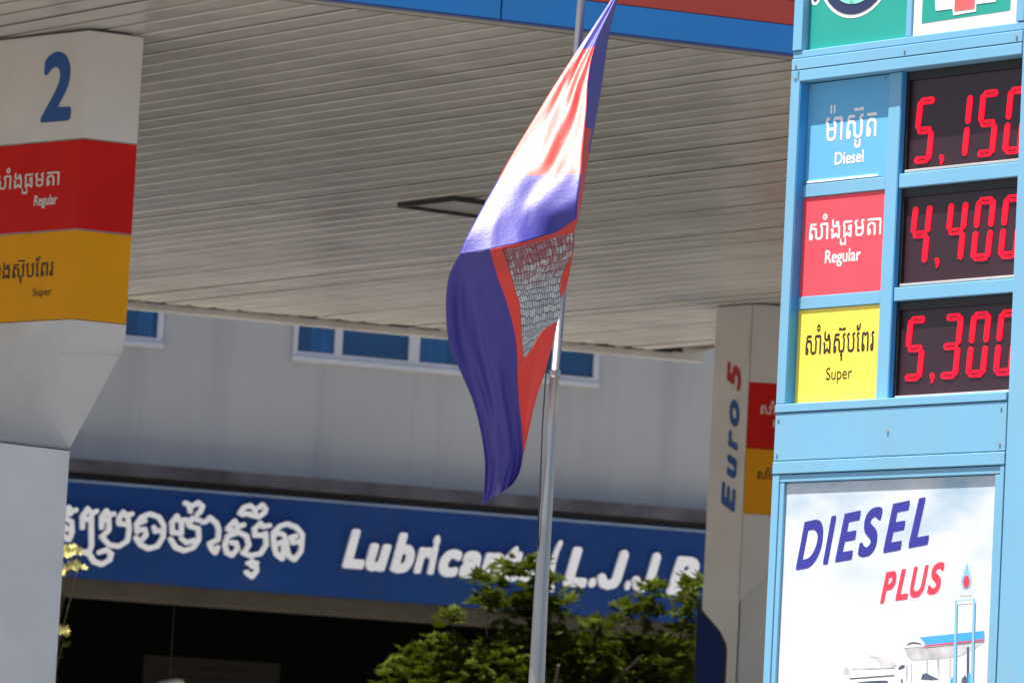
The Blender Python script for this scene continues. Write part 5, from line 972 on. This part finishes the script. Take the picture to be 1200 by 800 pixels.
# ------------------------------------------------------------------ tree in front of the garage
tree = thing('broadleaf_tree', 'dark green leafy tree in front of the open garage', 'tree', (0.45, 44.6, 0))
tk = MB(); tk.tube([(0, 0, 0), (0.05, 0, 1.2), (0.0, 0.05, 2.2), (0.02, 0, 2.9)], [0.13, 0.11, 0.09, 0.06], 10)
rnd = random.Random(11)
ends = []
for i in range(16):
    a = rnd.uniform(0, 2 * math.pi); rr = rnd.uniform(0.5, 1.5)
    e = Vector((rr * math.cos(a), 0.75 * rr * math.sin(a), rnd.uniform(2.9, 4.0) - 0.12 * rr))
    tk.tube([(0.0, 0, rnd.uniform(1.6, 2.6)), tuple(e * 0.5 + Vector((0, 0, 1.5))), tuple(e)], [0.045, 0.028, 0.012], 6); ends.append(e)
tk.build('trunk', M['bark'], tree, smooth=True)
def leafmesh(name, L_=0.13, Wd_=0.05, droop=0.3):
    # a lobed hand of five pointed leaflets
    mb = MB()
    for a, s in ((-70, .7), (-35, .9), (0, 1.1), (35, .9), (70, .7)):
        c, s_2 = math.cos(R(a)), math.sin(R(a))
        def P(x, y, z): return (s_2 * x + c * y, -(c * x - s_2 * y), z)
        l = L_ * s; w_ = Wd_ * s
        pts = [(0, 0, 0), (l * .45, w_ * .5, -droop * l * .15), (l, 0, -droop * l), (l * .45, -w_ * .5, -droop * l * .15)]
        mb.add([P(*p) for p in pts], [(0, 1, 2), (0, 2, 3)])
    return mb
lm = leafmesh('leaf').mesh('leaf', M['leaf'])
# crown outline measured against the building: mass below about 4.35 m, thin sprays above
lobes = [(-1.22, 0, 3.72, .34, .5, .42), (-0.95, .1, 4.02, .36, .5, .26), (-0.50, -.2, 3.75, .50, .6, .50), (-0.25, 0, 4.15, .45, .5, .28), (0.15, .3, 3.75, .6, .7, .62), (0.5, 0, 4.08, .5, .5, .28),
         (0.9, .3, 3.8, .6, .7, .6), (1.05, -.2, 4.12, .35, .4, .22), (0.0, 0, 3.1, 1.3, .9, .6), (-0.7, .0, 3.2, .8, .7, .45)]
sprays = [(-0.62, 4.74, .16, .05), (-0.42, 4.84, .14, .06), (-0.25, 4.90, .12, .05), (-0.15, 4.78, .12, .05), (1.12, 4.72, .05, .08), (-0.62, 4.55, .16, .07), (-0.35, 4.50, .22, .09), (-0.05, 4.52, .22, .12), (-0.9, 4.40, .12, .06), (0.62, 4.50, .14, .07), (0.83, 4.55, .12, .07), (1.15, 4.42, .14, .08), (1.20, 4.80, .09, .05), (0.80, 4.74, .10, .04), (1.13, 4.60, .10, .07), (0.35, 4.40, .12, .04), (-0.2, 4.62, .12, .06)]
tp = []
for cx_, cy_, cz_, rx_, ry_, rz_ in lobes:
    n_ = int(620 * (rx_ * rz_) / 0.25)
    for _ in range(n_):
        while True:
            p = Vector((rnd.uniform(-1, 1), rnd.uniform(-1, 1), rnd.uniform(-1, 1)))
            if 0.35 < p.length < 1: break
        if rnd.random() < 0.35 + 0.65 * (0.5 + 0.5 * math.sin(9 * p.x + 5 * cx_) * math.sin(8 * p.z + 3 * cz_)):
            tp.append(Vector((cx_ + rx_ * p.x, cy_ + ry_ * p.y, cz_ + rz_ * p.z)))
for cx_, cz_, rx_, rz_ in sprays:
    for _ in range(int(2600 * rx_ * rz_) + 14):
        tp.append(Vector((cx_ - 0.45 + 0.45 + rnd.gauss(0, rx_ * .55), rnd.uniform(-.5, .3), cz_ + rnd.gauss(0, rz_ * .55))))
off = Vector((0.06, 0, -0.28))
tp = [p + off for p in tp if p.z > 2.5]
tp.sort(key=lambda p: p.y)
base = leafmesh('leaf')
def place(p):
    rz = rnd.uniform(0, 2 * math.pi); rx_ = R(rnd.uniform(-65, 10)); s = rnd.uniform(0.6, 1.15)
    return Matrix.Translation(p) @ Matrix.Rotation(rz, 4, 'Z') @ Matrix.Rotation(rx_, 4, 'X') @ Matrix.Scale(s, 4)
near_ = [p for p in tp if p.z > 3.3][:300]
keys = {id(p) for p in near_}
for p in near_:
    o = bpy.data.objects.new('leaf', lm); link(o, tree); o.matrix_local = place(p)
fo = MB()
for p in tp:
    if id(p) in keys: continue
    mtx = place(p); fo.add([tuple(mtx @ Vector(v)) for v in base.v], base.f)
o = fo.build('crown', M['leaf'], tree); o['kind'] = 'stuff'
# thin twigs carrying the sprays
tw = MB()
for cx_, cz_, rx_, rz_ in sprays:
    tw.tube([(cx_ * .95 + off.x, 0, cz_ - .62), (cx_ + off.x, -.05, cz_ + off.z)], [0.006, 0.003], 5)
tw.build('twigs', M['bark'], tree)['kind'] = 'stuff'

# ------------------------------------------------------------------ yellow flowering shrub behind the near pillar
fs_ = thing('flowering_shrub', 'shrub with small yellow blossoms showing beside the near pillar post', 'shrub', (-3.95, 42.3, 0))
stm = MB()
bl = []
rf = random.Random(5)
tgt = [(0.34, 4.37), (0.42, 4.39), (0.39, 4.34), (0.32, 4.24), (0.47, 4.25), (0.41, 4.24), (0.31, 4.18), (0.36, 3.72), (0.395, 3.70), (0.20, 4.3), (0.1, 4.1), (-0.1, 4.35), (0.0, 3.8), (-0.3, 4.0), (0.05, 4.5), (0.2, 3.6), (-0.2, 3.6), (0.15, 3.95)]
for x_, z_ in tgt:
    stm.tube([(0, 0, 0), (x_ * .3, 0, z_ * .6), (x_, 0, z_)], [0.03, 0.012, 0.004], 6)
stm.build('stems', M['bark'], fs_)
pm = MB()
for i in range(6):
    a = 2 * math.pi * i / 6
    pm.add([(0, 0, 0), (0.03 * math.cos(a - .4), 0.03 * math.sin(a - .4), .012), (0.046 * math.cos(a), 0.046 * math.sin(a), .016), (0.03 * math.cos(a + .4), 0.03 * math.sin(a + .4), .010)], [(0, 1, 2, 3)])
pme = pm.mesh('blossom', M['petal'])
for x_, z_ in tgt:
    for _ in range(3):
        o = bpy.data.objects.new('blossom', pme); link(o, fs_); o.location = (x_ + rf.uniform(-.035, .035), rf.uniform(-.08, .08), z_ + rf.uniform(-.03, .03)); o.rotation_euler = (rf.uniform(0.3, 1.5), rf.uniform(-.6, .6), rf.uniform(-1, 1))
lv = MB()
for i in range(260):
    x_, z_ = rf.choice(tgt); mtx = Matrix.Translation((x_ * rf.uniform(.3, .8), rf.uniform(-.2, .2), z_ - rf.uniform(0.25, 1.2))) @ Matrix.Rotation(rf.uniform(0, 6), 4, 'Z') @ Matrix.Rotation(R(rf.uniform(-60, 0)), 4, 'X') @ Matrix.Scale(.7, 4)
    lv.add([tuple(mtx @ Vector(v)) for v in base.v], base.f)
lo = lv.build('foliage', M['leaf'], fs_); lo['kind'] = 'stuff'
